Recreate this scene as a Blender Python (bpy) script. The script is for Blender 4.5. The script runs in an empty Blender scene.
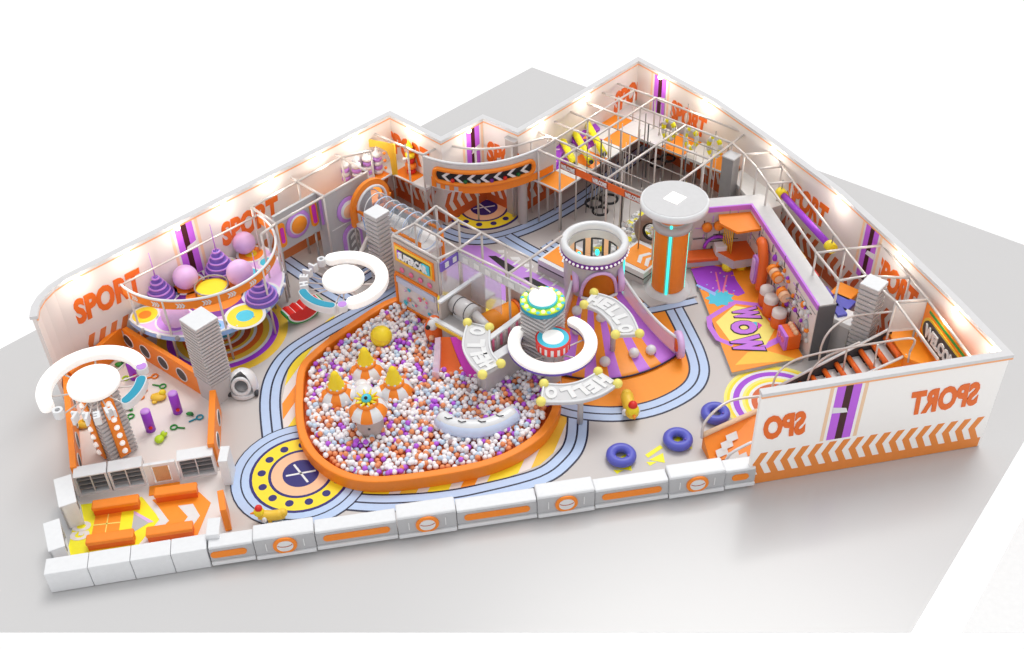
import bpy, bmesh, math, random
from math import sin, cos, pi, radians, sqrt, hypot, atan2, floor, ceil, exp
from mathutils import Vector, Matrix
random.seed(7)
C = bpy.context.scene.collection
# ------------------------------------------------------------------ camera model
FPX, PIT, ROLL, HC = 1128.34, .699853, -.030351, 27.5
def ray(px, py):
    u = (px - 512) / FPX; v = (py - 324.5) / FPX; c, s = cos(ROLL), sin(ROLL)
    x = c * u + s * v; y = -s * u + c * v
    return (x, cos(PIT) - y * sin(PIT), -sin(PIT) - y * cos(PIT))
def at(px, py, z=0.0):
    d = ray(px, py); t = (z - HC) / d[2]
    return Vector((d[0] * t, d[1] * t, z))
YAW = radians(47.3)
AX = Vector((-cos(YAW), -sin(YAW), 0)); BX = Vector((sin(YAW), -cos(YAW), 0)); ORG = Vector((4.814, 44.874, 0))
def L(u, v, z=0.0):            # plan axes of the hall: u runs down-left from the back corner, v down-right
    p = ORG + AX * u + BX * v; p.z = z; return p
def inv(p):
    d = Vector((p[0], p[1], 0)) - ORG
    return d.dot(AX), d.dot(BX)
ANG_A = atan2(AX.y, AX.x); ANG_B = atan2(BX.y, BX.x)
def onplane(px, py, p0, p1):   # where the pixel's ray meets the vertical plane through p0-p1: (distance along, height)
    d = ray(px, py); e = Vector((p1[0] - p0[0], p1[1] - p0[1])); e.normalize(); n = Vector((-e.y, e.x))
    t = (n.x * p0[0] + n.y * p0[1]) / (n.x * d[0] + n.y * d[1])
    x, y, z = d[0] * t, d[1] * t, HC + d[2] * t
    return (x - p0[0]) * e.x + (y - p0[1]) * e.y, z

# ------------------------------------------------------------------ materials
def lin(c):
    c = c / 255; return c / 12.92 if c <= .04045 else ((c + .055) / 1.055) ** 2.4
M = {}
def mat(name, rgb, rough=.5, metal=0, emit=0, var=.05, scale=6, alpha=1, trans=0, coat=0):
    m = bpy.data.materials.new(name); m.use_nodes = True; nt = m.node_tree; b = nt.nodes['Principled BSDF']
    col = tuple(lin(v) for v in rgb) + (1,)
    no = nt.nodes.new('ShaderNodeTexNoise'); no.inputs['Scale'].default_value = scale; no.inputs['Detail'].default_value = 3
    tc = nt.nodes.new('ShaderNodeTexCoord'); nt.links.new(tc.outputs['Object'], no.inputs['Vector'])
    mx = nt.nodes.new('ShaderNodeMix'); mx.data_type = 'RGBA'
    mx.inputs[6].default_value = tuple(v * (1 - var) for v in col[:3]) + (1,)
    mx.inputs[7].default_value = tuple(min(1, v * (1 + var)) for v in col[:3]) + (1,)
    nt.links.new(no.outputs['Fac'], mx.inputs[0]); nt.links.new(mx.outputs[2], b.inputs['Base Color'])
    b.inputs['Roughness'].default_value = rough; b.inputs['Metallic'].default_value = metal
    if emit:
        b.inputs['Emission Color'].default_value = col; b.inputs['Emission Strength'].default_value = emit
    b.inputs['Alpha'].default_value = alpha
    b.inputs['Transmission Weight'].default_value = trans
    b.inputs['Coat Weight'].default_value = coat
    M[name] = m; return m
mat('slab', (201, 200, 200), .22, var=.01, scale=.4)
mat('hall_floor', (200, 194, 191), .45, var=.015, scale=.6)
mat('white', (228, 228, 228), .45); mat('gloss_white', (230, 231, 233), .25)
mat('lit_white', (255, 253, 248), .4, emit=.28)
mat('warm_lit', (255, 238, 170), .4, emit=.9)
mat('led', (216, 150, 100), .5, emit=.25); mat('lamp', (255, 245, 200), .5, emit=6)
mat('wall_cream', (232, 224, 220), .5, var=.02, scale=.8); mat('wall_pale', (236, 214, 196), .5)
mat('wall_peach', (242, 205, 170), .5)
mat('orange', (248, 138, 30), .45); mat('deep_orange', (234, 104, 28), .5); mat('text_orange', (234, 108, 26), .5)
mat('rust', (186, 78, 34), .5); mat('band_orange', (236, 140, 60), .5); mat('print_orange', (208, 96, 40), .5)
mat('mat_orange', (250, 150, 30), .45); mat('peach', (240, 190, 150), .5)
mat('yellow', (250, 222, 40), .45); mat('bright_yellow', (250, 240, 30), .45); mat('pale_yellow', (246, 232, 120), .45)
mat('gold', (240, 196, 60), .45); mat('lime', (190, 225, 40), .45)
mat('purple', (160, 60, 210), .45); mat('lilac', (196, 140, 226), .45); mat('pink_lilac', (222, 184, 232), .45)
mat('violet', (118, 92, 190), .45); mat('plum', (120, 40, 150), .5); mat('cap_gray', (212, 211, 212), .35); mat('wall_white', (250, 247, 244), .5, var=.01); mat('band_purple', (192, 98, 228), .45); mat('maroon', (62, 12, 16), .5)
mat('magenta', (214, 50, 190), .45); mat('pink', (240, 120, 160), .45)
mat('track', (184, 204, 236), .4); mat('line', (24, 28, 60), .4); mat('navy', (34, 24, 110), .4)
mat('tube_blue', (92, 96, 196), .4); mat('cyan', (70, 200, 225), .45); mat('teal', (20, 150, 180), .4)
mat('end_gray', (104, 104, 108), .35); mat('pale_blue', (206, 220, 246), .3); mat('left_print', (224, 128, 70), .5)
mat('black', (14, 13, 16), .5); mat('dark', (62, 62, 66), .5); mat('mid_gray', (150, 148, 150), .5)
mat('gray', (186, 186, 188), .4); mat('light_gray', (208, 207, 208), .4); mat('panel_gray', (196, 192, 192), .35)
mat('pipe', (214, 206, 202), .35, metal=.25); mat('steel', (170, 165, 162), .3, metal=.6)
mat('brown', (150, 128, 118), .5); mat('taupe', (188, 176, 170), .5); mat('wood', (222, 176, 128), .5)
mat('red', (222, 40, 30), .4); mat('green', (40, 150, 60), .45); mat('dark_green', (20, 100, 50), .45)
mat('aqua_glow', (60, 235, 220), .4, emit=1.2); mat('skyblue', (150, 190, 245), .45)
mat('ball_white', (250, 246, 248), .3); mat('ball_purple', (190, 92, 226), .3); mat('ball_orange', (238, 150, 100), .3); mat('ball_blue', (200, 220, 240), .3)
mat('ball_dark', (180, 150, 150), .3)
mat('brick', (200, 190, 190), .5)
mat('glass', (225, 225, 235), .15, alpha=.35); mat('net', (140, 160, 175), .5, alpha=.35)
mat('pinkglass', (244, 218, 236), .2, alpha=.55)

# ------------------------------------------------------------------ mesh builder
class MB:
    def __init__(s): s.v = []; s.f = []; s.m = []; s.sm = []; s.mats = []; s.cur = 0
    def use(s, name):
        if name not in s.mats: s.mats.append(name)
        s.cur = s.mats.index(name); return s
    def add(s, vs, fs, smooth=False):
        o = len(s.v); s.v += [tuple(p) for p in vs]
        if not s.mats: s.mats.append(None)
        for f in fs: s.f.append([i + o for i in f]); s.m.append(s.cur); s.sm.append(smooth)
        return s
    def frame(s, c, e, size, z0, z1):
        # box centred at c in plan, length along unit e = size[0], across = size[1]
        e = Vector((e[0], e[1], 0)).normalized(); n = Vector((-e.y, e.x, 0)); c = Vector((c[0], c[1], 0))
        q = [c + e * (sx * size[0] / 2) + n * (sy * size[1] / 2) for sx, sy in ((-1, -1), (1, -1), (1, 1), (-1, 1))]
        return s.prism(q, z0, z1)
    def prism(s, poly, z0, z1):
        n = len(poly); a = sum(poly[i][0] * poly[(i + 1) % n][1] - poly[(i + 1) % n][0] * poly[i][1] for i in range(n))
        if a < 0: poly = list(reversed(poly))
        vs = [(p[0], p[1], z0) for p in poly] + [(p[0], p[1], z1) for p in poly]
        fs = [list(range(n - 1, -1, -1)), list(range(n, 2 * n))] + [[i, (i + 1) % n, n + (i + 1) % n, n + i] for i in range(n)]
        return s.add(vs, fs)
    def flat(s, poly, z):
        n = len(poly); a = sum(poly[i][0] * poly[(i + 1) % n][1] - poly[(i + 1) % n][0] * poly[i][1] for i in range(n))
        if a < 0: poly = list(reversed(poly))
        return s.add([(p[0], p[1], z) for p in poly], [list(range(n))])
    def box(s, a, b):
        return s.prism([(a[0], a[1]), (b[0], a[1]), (b[0], b[1]), (a[0], b[1])], min(a[2], b[2]), max(a[2], b[2]))
    def ring(s, outer, inner, z0, z1):
        n = len(outer); vs = [(p[0], p[1], z) for z in (z0, z1) for p in outer] + [(p[0], p[1], z) for z in (z0, z1) for p in inner]
        fs = []
        for i in range(n):
            j = (i + 1) % n
            fs += [[i, j, n + j, n + i], [2 * n + j, 2 * n + i, 3 * n + i, 3 * n + j], [n + i, n + j, 3 * n + j, 3 * n + i], [j, i, 2 * n + i, 2 * n + j]]
        return s.add(vs, fs)
    def strip(s, pts, w, z0, z1, off=0.0, closed=False):
        l, r = offs(pts, off - w / 2, closed), offs(pts, off + w / 2, closed)
        if closed: return s.ring(r, l, z0, z1)
        return s.prism(l + r[::-1], z0, z1) if len(pts) == 2 else s._strip(l, r, z0, z1)
    def _strip(s, l, r, z0, z1):
        n = len(l); vs = [(p[0], p[1], z) for z in (z0, z1) for p in l] + [(p[0], p[1], z) for z in (z0, z1) for p in r]; fs = []
        for i in range(n - 1):
            j = i + 1
            fs += [[i, j, n + j, n + i], [2 * n + j, 2 * n + i, 3 * n + i, 3 * n + j], [n + i, n + j, 3 * n + j, 3 * n + i], [j, i, 2 * n + i, 2 * n + j]]
        fs += [[0, n, 3 * n, 2 * n], [n - 1, 3 * n - 1, 4 * n - 1, 2 * n - 1]]
        return s.add(vs, fs)
    def tube(s, pts, r, seg=8, closed=False, r1=None):
        pts = [Vector(p) for p in pts]; n = len(pts); vs = []; prev = None
        for i, p in enumerate(pts):
            if closed: d = pts[(i + 1) % n] - pts[i - 1]
            else: d = pts[min(i + 1, n - 1)] - pts[max(i - 1, 0)]
            d.normalize()
            if prev is None:
                a = Vector((0, 0, 1)) if abs(d.z) < .9 else Vector((1, 0, 0)); x = d.cross(a).normalized()
            else: x = (prev - d * prev.dot(d)).normalized()
            prev = x; y = d.cross(x); rr = r if r1 is None else r + (r1 - r) * i / (n - 1)
            vs += [p + x * (rr * cos(2 * pi * k / seg)) + y * (rr * sin(2 * pi * k / seg)) for k in range(seg)]
        fs = [[i * seg + k, i * seg + (k + 1) % seg, ((i + 1) % n) * seg + (k + 1) % seg, ((i + 1) % n) * seg + k] for i in range(n if closed else n - 1) for k in range(seg)]
        s.add(vs, fs, True)
        if not closed:
            o = len(s.v) - len(vs); s.f += [[o + k for k in range(seg - 1, -1, -1)], [o + (n - 1) * seg + k for k in range(seg)]]; s.m += [s.cur] * 2; s.sm += [False] * 2
        return s
    def lathe(s, c, prof, seg=32, smooth=True, a0=0, a1=2 * pi, mtx=None):
        full = abs(a1 - a0 - 2 * pi) < 1e-6; k = seg if full else seg + 1; vs = []
        for r, z in prof:
            for i in range(k):
                a = a0 + (a1 - a0) * i / seg; p = Vector((r * cos(a), r * sin(a), z))
                if mtx: p = mtx @ p
                vs.append((c[0] + p.x, c[1] + p.y, c[2] + p.z))
        fs = [[j * k + i, j * k + (i + 1) % k, (j + 1) * k + (i + 1) % k, (j + 1) * k + i] for j in range(len(prof) - 1) for i in range(k if full else seg)]
        s.add(vs, fs, smooth)
        return s
    def disc(s, c, r, z0, z1, seg=40):
        return s.prism([(c[0] + r * cos(2 * pi * i / seg), c[1] + r * sin(2 * pi * i / seg)) for i in range(seg)], z0, z1)
    def sphere(s, c, r, seg=16, rings=10, sq=(1, 1, 1)):
        vs = [(c[0], c[1], c[2] + r * sq[2])]
        for j in range(1, rings):
            t = pi * j / rings
            vs += [(c[0] + r * sq[0] * sin(t) * cos(2 * pi * i / seg), c[1] + r * sq[1] * sin(t) * sin(2 * pi * i / seg), c[2] + r * sq[2] * cos(t)) for i in range(seg)]
        vs.append((c[0], c[1], c[2] - r * sq[2])); fs = [[0, 1 + i, 1 + (i + 1) % seg] for i in range(seg)]
        for j in range(rings - 2):
            for i in range(seg):
                a = 1 + j * seg; fs.append([a + i, a + seg + i, a + seg + (i + 1) % seg, a + (i + 1) % seg])
        a = 1 + (rings - 2) * seg; fs += [[a + i, len(vs) - 1, a + (i + 1) % seg] for i in range(seg)]
        return s.add(vs, fs, True)
    def torus(s, c, R, r, seg=28, ms=12, nrm=None):
        q = Vector((0, 0, 1)).rotation_difference(Vector(nrm)) if nrm is not None else None; pts = []
        for i in range(seg):
            p = Vector((R * cos(2 * pi * i / seg), R * sin(2 * pi * i / seg), 0))
            if q: p = q @ p
            pts.append(Vector(c) + p)
        return s.tube(pts, r, ms, closed=True)
    def build(s, name, m=None, parent=None, bevel=0):
        me = bpy.data.meshes.new(name); o = bpy.data.objects.new(name, me); C.objects.link(o)
        off = Vector((0, 0, 0))
        if parent is not None:
            o.parent = parent; q = parent
            while q: off += q.location; q = q.parent
        elif s.v:
            n = len(s.v); x = [p[0] for p in s.v]; y = [p[1] for p in s.v]; z = min(p[2] for p in s.v)
            off = Vector(((min(x) + max(x)) / 2, (min(y) + max(y)) / 2, z)); o.location = off
        me.from_pydata([(p[0] - off.x, p[1] - off.y, p[2] - off.z) for p in s.v], [], s.f)
        if m: s.mats = [m]
        for k in s.mats: me.materials.append(M[k or 'white'])
        me.polygons.foreach_set('material_index', [0] * len(s.f) if m else s.m); me.polygons.foreach_set('use_smooth', s.sm)
        me.update()
        if bevel:
            b = o.modifiers.new('bevel', 'BEVEL'); b.width = bevel; b.segments = 2; b.limit_method = 'ANGLE'
        return o
def offs(pts, d, closed=False):
    P = [Vector((p[0], p[1])) for p in pts]; n = len(P); out = []
    for i in range(n):
        a = P[i - 1] if (i > 0 or closed) else None; b = P[(i + 1) % n] if (i < n - 1 or closed) else None
        e1 = (P[i] - a).normalized() if a is not None else None; e2 = (b - P[i]).normalized() if b is not None else None
        if e1 is None: e1 = e2
        if e2 is None: e2 = e1
        n1 = Vector((-e1.y, e1.x)); n2 = Vector((-e2.y, e2.x)); m = n1 + n2
        m = m.normalized() if m.length > 1e-6 else n1
        out.append(P[i] + m * (d / max(.35, m.dot(n1))))
    return out
def smooth_path(pts, closed=False, sub=6):
    P = [Vector(p) for p in pts]; n = len(P); out = []
    for i in range(n if closed else n - 1):
        g = lambda k: P[k % n] if closed else P[max(0, min(n - 1, k))]
        a, b, c, d = g(i - 1), g(i), g(i + 1), g(i + 2)
        for k in range(sub):
            t = k / sub
            out.append(.5 * ((2 * b) + (c - a) * t + (2 * a - 5 * b + 4 * c - d) * t * t + (3 * b - a - 3 * c + d) * t ** 3))
    if not closed: out.append(P[-1])
    return out
def circle(c, r, n=48, a0=0, a1=2 * pi, sy=1):
    full = abs(a1 - a0 - 2 * pi) < 1e-6
    return [(c[0] + r * cos(a0 + (a1 - a0) * i / (n if full else n - 1)), c[1] + sy * r * sin(a0 + (a1 - a0) * i / (n if full else n - 1))) for i in range(n)]
def thing(name, label, cat, loc, group=None, rz=0):
    o = bpy.data.objects.new(name, None); C.objects.link(o); o.location = Vector(loc); o.rotation_euler = (0, 0, rz)
    o['label'] = label; o['category'] = cat
    if group: o['group'] = group
    return o
def tag(o, label, cat, group=None, kind=None):
    o['label'] = label; o['category'] = cat
    if group: o['group'] = group
    if kind: o['kind'] = kind
    return o
def struct(o): o['kind'] = 'structure'; return o
def copy_tree(o, parent=None):
    c = o.copy(); C.objects.link(c)
    if parent: c.parent = parent
    for ch in list(o.children): copy_tree(ch, c)
    return c
def text_verts(string, size=1.0, depth=.05, bold=.02, shear=0.0, space=1.0):
    cu = bpy.data.curves.new('t', 'FONT'); cu.body = string; cu.size = size; cu.extrude = depth / 2; cu.offset = bold; cu.shear = shear
    cu.space_character = space; cu.align_x = 'CENTER'; cu.align_y = 'CENTER'; cu.resolution_u = 3
    o = bpy.data.objects.new('t', cu); C.objects.link(o); dg = bpy.context.evaluated_depsgraph_get(); dg.update()
    me = bpy.data.meshes.new_from_object(o.evaluated_get(dg))
    vs = [v.co.copy() for v in me.vertices]; fs = [list(p.vertices) for p in me.polygons]
    bpy.data.objects.remove(o); bpy.data.meshes.remove(me); bpy.data.curves.remove(cu)
    if vs:
        cx = (min(v.x for v in vs) + max(v.x for v in vs)) / 2; cy = (min(v.y for v in vs) + max(v.y for v in vs)) / 2
        vs = [Vector((v.x - cx, v.y - cy, v.z)) for v in vs]
    return vs, fs
def letters(mb, string, c, ex, ey, width=None, height=None, size=1.0, depth=.05, bold=.02, shear=0.0, space=1.0):
    """lettering centred at c, running along ex, its up along ey; scaled to width/height"""
    vs, fs = text_verts(string, size, depth, bold, shear, space)
    w = max(v.x for v in vs) - min(v.x for v in vs); h = max(v.y for v in vs) - min(v.y for v in vs)
    kx = width / w if width else 1; ky = height / h if height else kx
    if not width and height: kx = ky
    ex = Vector(ex).normalized(); ey = Vector(ey).normalized(); ez = ex.cross(ey); c = Vector(c)
    return mb.add([c + ex * (v.x * kx) + ey * (v.y * ky) + ez * v.z for v in vs], fs)
# ================================================================== ground slab and hall floor
sl = [at(*p) for p in ((-420, 632), (911, 632), (1001, 480), (1120, 279), (532, 67), (-120, 412), (-700, 730))]
struct(MB().prism(sl, -.03, -.022).build('floor', 'slab'))
s2 = [at(*p) for p in ((962, 632), (1024, 515), (1200, 190), (1200, 632))]
struct(MB().prism(s2, -.05, -.04).build('floor_side', 'white'))

# walls: outer top edge in order, from the left end round to the front end
H = 4.0
W0 = [at(28, 318, 4.05), at(30, 307, 4.05), at(36, 297, 4.05), at(47, 286, 4.05), at(62, 276, 4.05)]
Wl = [at(*p, 4.05) for p in ((390, 110.5), (441, 136.3), (482.8, 114), (517.3, 128), (638, 56.5), (718, 99.5), (776, 139.5), (843, 189), (905, 245), (962, 300), (1016.5, 356), (763, 396))]
outer = [Vector((p.x, p.y)) for p in W0 + Wl]
cl = offs(outer, -.17) if offs(outer, -.17)[-1].y > outer[-1].y else offs(outer, .17)   # centre line, inside the outer edge
hall = [(p.x, p.y) for p in cl] + [tuple(at(213, 566))[:2], tuple(at(75, 470))[:2]]
hall_poly = [at(213, 563), at(751, 483)] + [Vector((p.x, p.y, 0)) for p in reversed(cl)] + [at(72, 500)]
fl = struct(MB().prism([(p[0], p[1]) for p in hall_poly], -.02, 0).build('floor_hall', 'hall_floor'))

def wstrip(b, i0, i1, w, z0, z1, off=0.):
    l, r = offs(cl, off - w / 2)[i0:i1 + 1], offs(cl, off + w / 2)[i0:i1 + 1]; return b._strip(l, r, z0, z1)
def wall_piece(name, i0, i1, faces_in=1, led_out=False):
    w = MB(); w.use('wall_white' if led_out else 'wall_cream'); wstrip(w, i0, i1, .12, 0, H - .05)
    o = struct(w.build(name))
    c = MB().use('cap_gray'); wstrip(c, i0, i1, .26, H - .05, H + .07); c.build('wall_cap', None, o)
    g = MB().use('led'); wstrip(g, i0, i1, .04, H - .12, H - .05, off=faces_in * .105)
    if led_out: wstrip(g, i0, i1, .05, H - .12, H - .05, off=-faces_in * .105)
    g.build('light_strip', None, o)
    return o
N0 = len(W0)
sgn = -1
seg_pts = cl
wl_left = wall_piece('wall_left', 0, N0, sgn)
wl = {}
names = ['wall_step_left', 'wall_step_middle', 'wall_step_right', 'wall_back', 'right0', 'right1', 'right2', 'right3', 'right4', 'right5', 'wall_front']
wr_ = wall_piece('wall_right', N0 + 4, N0 + 10, sgn)
for i, nm in enumerate(names):
    wl[nm] = wr_ if nm.startswith('right') else wall_piece(nm, N0 + i, N0 + i + 1, sgn, led_out=(nm == 'wall_front'))
wl['wall_left'] = wl_left

def decal(name, wall, p0, p1, items, m, side=-1, e=.066, inner=True):
    """flat print on the wall p0-p1: items are polygons of (distance along, height)"""
    ex = Vector((p1[0] - p0[0], p1[1] - p0[1], 0)).normalized(); n = Vector((-ex.y, ex.x, 0)) * side
    b = MB(); b.use(m); base = Vector((p0[0], p0[1], 0))
    for poly in items:
        vs = [base + ex * s + n * e + Vector((0, 0, z)) for s, z in poly] ; k = len(vs)
        vs2 = [v - n * .006 for v in vs]
        a = sum(poly[i][0] * poly[(i + 1) % k][1] - poly[(i + 1) % k][0] * poly[i][1] for i in range(k)) * side * -1
        f = list(range(k)) if a > 0 else list(range(k - 1, -1, -1))
        b.add(vs + vs2, [f, [k + i for i in reversed(f)]] + [[i, k + i, k + (i + 1) % k, (i + 1) % k] for i in range(k)])
    return b.build(name, None, wall)
def sport(wall, p0, p1, s, z, w, h, side=-1, mirror=False, txt='SPORT'):
    ex = Vector((p1[0] - p0[0], p1[1] - p0[1], 0)).normalized(); n = Vector((-ex.y, ex.x, 0)) * side
    b = MB(); b.use('text_orange'); c = Vector((p0[0], p0[1], z)) + ex * s + n * .075
    letters(b, txt, c, ex if not mirror else -ex, (0, 0, 1), w, h, depth=.02, bold=.05, shear=.15, space=1.02)
    return b.build('lettering', None, wall)
def chevrons(wall, p0, p1, s0, s1, side, m='print_orange', z0=.42, z1=1.4, pitch=.46, dirn=1):
    it = []; s = s0; zm = (z0 + z1) / 2; k = .22 * dirn
    while s < s1 - pitch:
        a, b_ = s + .1, s + .1 + pitch * .52
        it.append([(a, z0), (b_, z0), (b_ + k, zm), (a + k, zm)]); it.append([(a + k, zm), (b_ + k, zm), (b_, z1), (a, z1)]); s += pitch
    decal('chevron_print', wall, p0, p1, it, m, side)
    decal('skirt_print', wall, p0, p1, [[(s0, 0), (s1, 0), (s1, z0), (s0, z0)]], m, side)
def purple_band(wall, p0, p1, s, side, w=.75, z0=1.55, dirn=1):
    a = w / 2
    decal('purple_print', wall, p0, p1, [[(s - a, z0), (s - a * .3, z0), (s - a * .3, 3.9), (s - a, 3.9)], [(s + a * .3, z0), (s + a, z0), (s + a, 3.9), (s + a * .3, 3.9)]], 'band_purple', side)
    decal('maroon_print', wall, p0, p1, [[(s - a * .3, z0), (s + a * .3, z0), (s + a * .3, 3.9), (s - a * .3, 3.9)]], 'maroon', side)
    decal('notch_print', wall, p0, p1, [[(s - a * .3, 2.65), (s + a * 1.0, 2.7), (s + a * 1.0, 2.95), (s - a * .1, 2.85)]], 'white', side, e=.074)
    decal('edge_print', wall, p0, p1, [[(s - a - .22, z0), (s - a - .1, z0), (s - a - .1, 3.9), (s - a - .22, 3.9)], [(s + a + .1, z0), (s + a + .22, z0), (s + a + .22, 3.9), (s + a + .1, 3.9)]], 'wall_peach', side)
def ends(nm):
    if nm == 'wall_left': return cl[N0 - 1], cl[N0]
    i = names.index(nm); return cl[N0 + i], cl[N0 + i + 1]
def ln(nm): a, b = ends(nm); return (b - a).length
def sp_px(nm, pa, pb, txt='SPORT', h=1.05, z=None, mirror=False, side=-1):
    p0, p1 = ends(nm); s0, z0 = onplane(*pa, p0, p1); s1, z1 = onplane(*pb, p0, p1)
    sport(wl[nm], p0, p1, (s0 + s1) / 2, z if z else (z0 + z1) / 2, abs(s1 - s0), h, side, mirror, txt)
for nm in ['wall_left'] + names:
    p0, p1 = ends(nm)
    if nm == 'wall_front': chevrons(wl[nm], p0, p1, 0, ln(nm), 1, 'band_orange', dirn=1)
    chevrons(wl[nm], p0, p1, .02, ln(nm) - .02, -1, 'left_print' if nm == 'wall_left' else 'print_orange', dirn=-1)
sp_px('wall_left', (69, 303), (139, 272), z=2.55)
sp_px('wall_left', (218, 226), (277, 199), z=2.55)
sp_px('wall_step_left', (388, 135), (431, 158), z=2.75)
sp_px('wall_step_right', (487, 133), (533, 155), z=2.55)
sp_px('wall_back', (613, 98), (650, 77), z=2.6)
sp_px('right0', (672, 103), (708, 124), z=2.6)
sp_px('right2', (789, 188), (830, 212), z=2.6)
sp_px('right4', (879, 254), (922, 288), z=2.6)
sp_px('wall_front', (979, 390), (906, 410), z=2.55, mirror=False, side=1)
sp_px('wall_front', (807, 414), (762, 430), 'SPO', z=2.5, mirror=False, side=1)
for nm, px in (('wall_left', (187, 245)), ('wall_step_middle', (472, 142)), ('right0', (661, 90)), ('right3', (872, 240))):
    p0, p1 = ends(nm); s, z = onplane(*px, p0, p1); purple_band(wl[nm], p0, p1, s, -1)
p0, p1 = ends('wall_front'); s, z = onplane(841, 420, p0, p1); purple_band(wl['wall_front'], p0, p1, s, 1, w=.8, z0=1.5)
# wall lamps with warm light
lamp_px = [(67, 281), (123, 250), (173, 226), (220, 203), (268, 183), (316, 160), (352, 140), (413, 127), (464, 126), (537, 120), (583, 95), (665, 76), (718, 106), (779, 146), (845, 193), (906, 250), (948, 290), (1001, 348)]
lamp_wall = [0, 0, 0, 0, 0, 0, 0, 1, 2, 4, 4, 5, 5, 7, 8, 9, 10, 10]
allw = ['wall_left'] + names
proto = None
near = ['left curved end', 'orange SPORT print nearest the curved corner', 'first purple stripe on left wall', 'second SPORT print on left wall', 'middle of left wall', 'far half of left wall', 'left wall near its far corner',
        'first short step of back wall', 'second short step of back wall', 'notch end of back wall', 'middle of back wall', 'purple stripe near back corner', 'right wall above the far SPORT print', 'right wall above the corridor start', 'right wall above the purple roller', 'right wall above its second purple stripe', 'right wall between print and welcome board', 'right wall next to the front corner']
for i, (px, wi) in enumerate(zip(lamp_px, lamp_wall)):
    nm = allw[wi]; p0, p1 = ends(nm); s, _ = onplane(*px, p0, p1); s = max(.3, min(s, ln(nm) - .3))
    ex = (p1 - p0).normalized(); n = Vector((ex.y, -ex.x)); q = p0 + ex * s + n * .27; q = Vector((q.x, q.y, H - .02))
    if proto is None:
        proto = thing('wall_lamp', '', 'lamp', q, 'spot lamps along the wall tops')
        b = MB().use('gray'); b.tube([q + Vector((0, 0, -.02)), q + Vector((-n.x * .15, -n.y * .15, -.04))], .03, 6); b.build('bracket', None, proto)
        MB().use('lamp').sphere(q + Vector((0, 0, .0)), .11, 12, 8).build('bulb', None, proto); t = proto
        rz0 = atan2(n.y, n.x)
    else: t = copy_tree(proto)
    t.location = q; t.rotation_euler = (0, 0, atan2(n.y, n.x) - rz0); t['label'] = 'small glowing spot lamp at wall top, ' + near[i]
    ld = bpy.data.lights.new('wall_glow', 'POINT'); ld.energy = 26; ld.color = (1, .93, .82); ld.shadow_soft_size = .12
    lo = bpy.data.objects.new('wall_glow', ld); C.objects.link(lo); lo.location = q + Vector((n.x * .38, n.y * .38, -.28))

# ================================================================== floor prints
FM = []
def fmark(name, mb): o = mb.build(name, None, fl); FM.append(o); return o
TZ = [0]
def track(px, w=.70, closed=False, sub=5, z=.006):
    TZ[0] += 1; z += .001 * TZ[0]
    pts = smooth_path([at(*p) for p in px], closed, sub); pts = [(p.x, p.y) for p in pts]
    b = MB().use('track'); b.strip(pts, w, 0.001, z, 0, closed); b.use('line')
    for o in (-w / 2, 0, w / 2): b.strip(pts, .065, 0.002, z + .0005, o, closed)
    return fmark('track_marking', b)
def ringmark(c, radii, z=.008):
    """radii: list of (outer r, inner r, material)"""
    b = MB()
    for i, (ro, ri, m) in enumerate(radii):
        b.use(m)
        if ri > 0: b.ring(circle(c, ro, 56), circle(c, ri, 56), .001, z + .0015 * i)
        else: b.disc(c, ro, .001, z + .0015 * i, 56)
    return b
PXM = lambda px, py: (at(px + .5, py) - at(px - .5, py)).length      # metres per pixel on the floor
# striped yellow field around the ball pit
fp = [at(*p) for p in ((292, 352), (330, 318), (398, 285), (500, 300), (576, 400), (568, 440), (540, 465), (480, 488), (395, 502), (330, 500), (300, 470), (284, 440), (282, 400))]
fmark('striped_field_base', MB().use('wall_cream').flat([(p.x, p.y) for p in fp], .003))
b = MB(); cx = sum(p.x for p in fp) / len(fp); cy = sum(p.y for p in fp) / len(fp)
bm = bmesh.new()
def clip_poly(poly, a, b_, c):      # keep a*x+b*y<=c
    out = []
    for i in range(len(poly)):
        p, q = poly[i], poly[(i + 1) % len(poly)]; dp = a * p[0] + b_ * p[1] - c; dq = a * q[0] + b_ * q[1] - c
        if dp <= 0: out.append(p)
        if dp * dq < 0: t = dp / (dp - dq); out.append((p[0] + (q[0] - p[0]) * t, p[1] + (q[1] - p[1]) * t))
    return out
bm.free()
base = [(p.x, p.y) for p in fp]; dirv = (cos(radians(20)), -sin(radians(20)))   # stripe normal
vals = [p[0] * dirv[0] + p[1] * dirv[1] for p in base]; s = min(vals); k = 0
while s < max(vals):
    w = [.62, .4, .85, .5][k % 4]
    q = clip_poly(clip_poly(base, -dirv[0], -dirv[1], -s), dirv[0], dirv[1], s + w)
    if len(q) > 2: b.use(['yellow', 'mat_orange', 'yellow', 'gold'][k % 4]); b.flat(q, .006)
    s += w + .33; k += 1
fmark('yellow_stripes', b)
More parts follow.
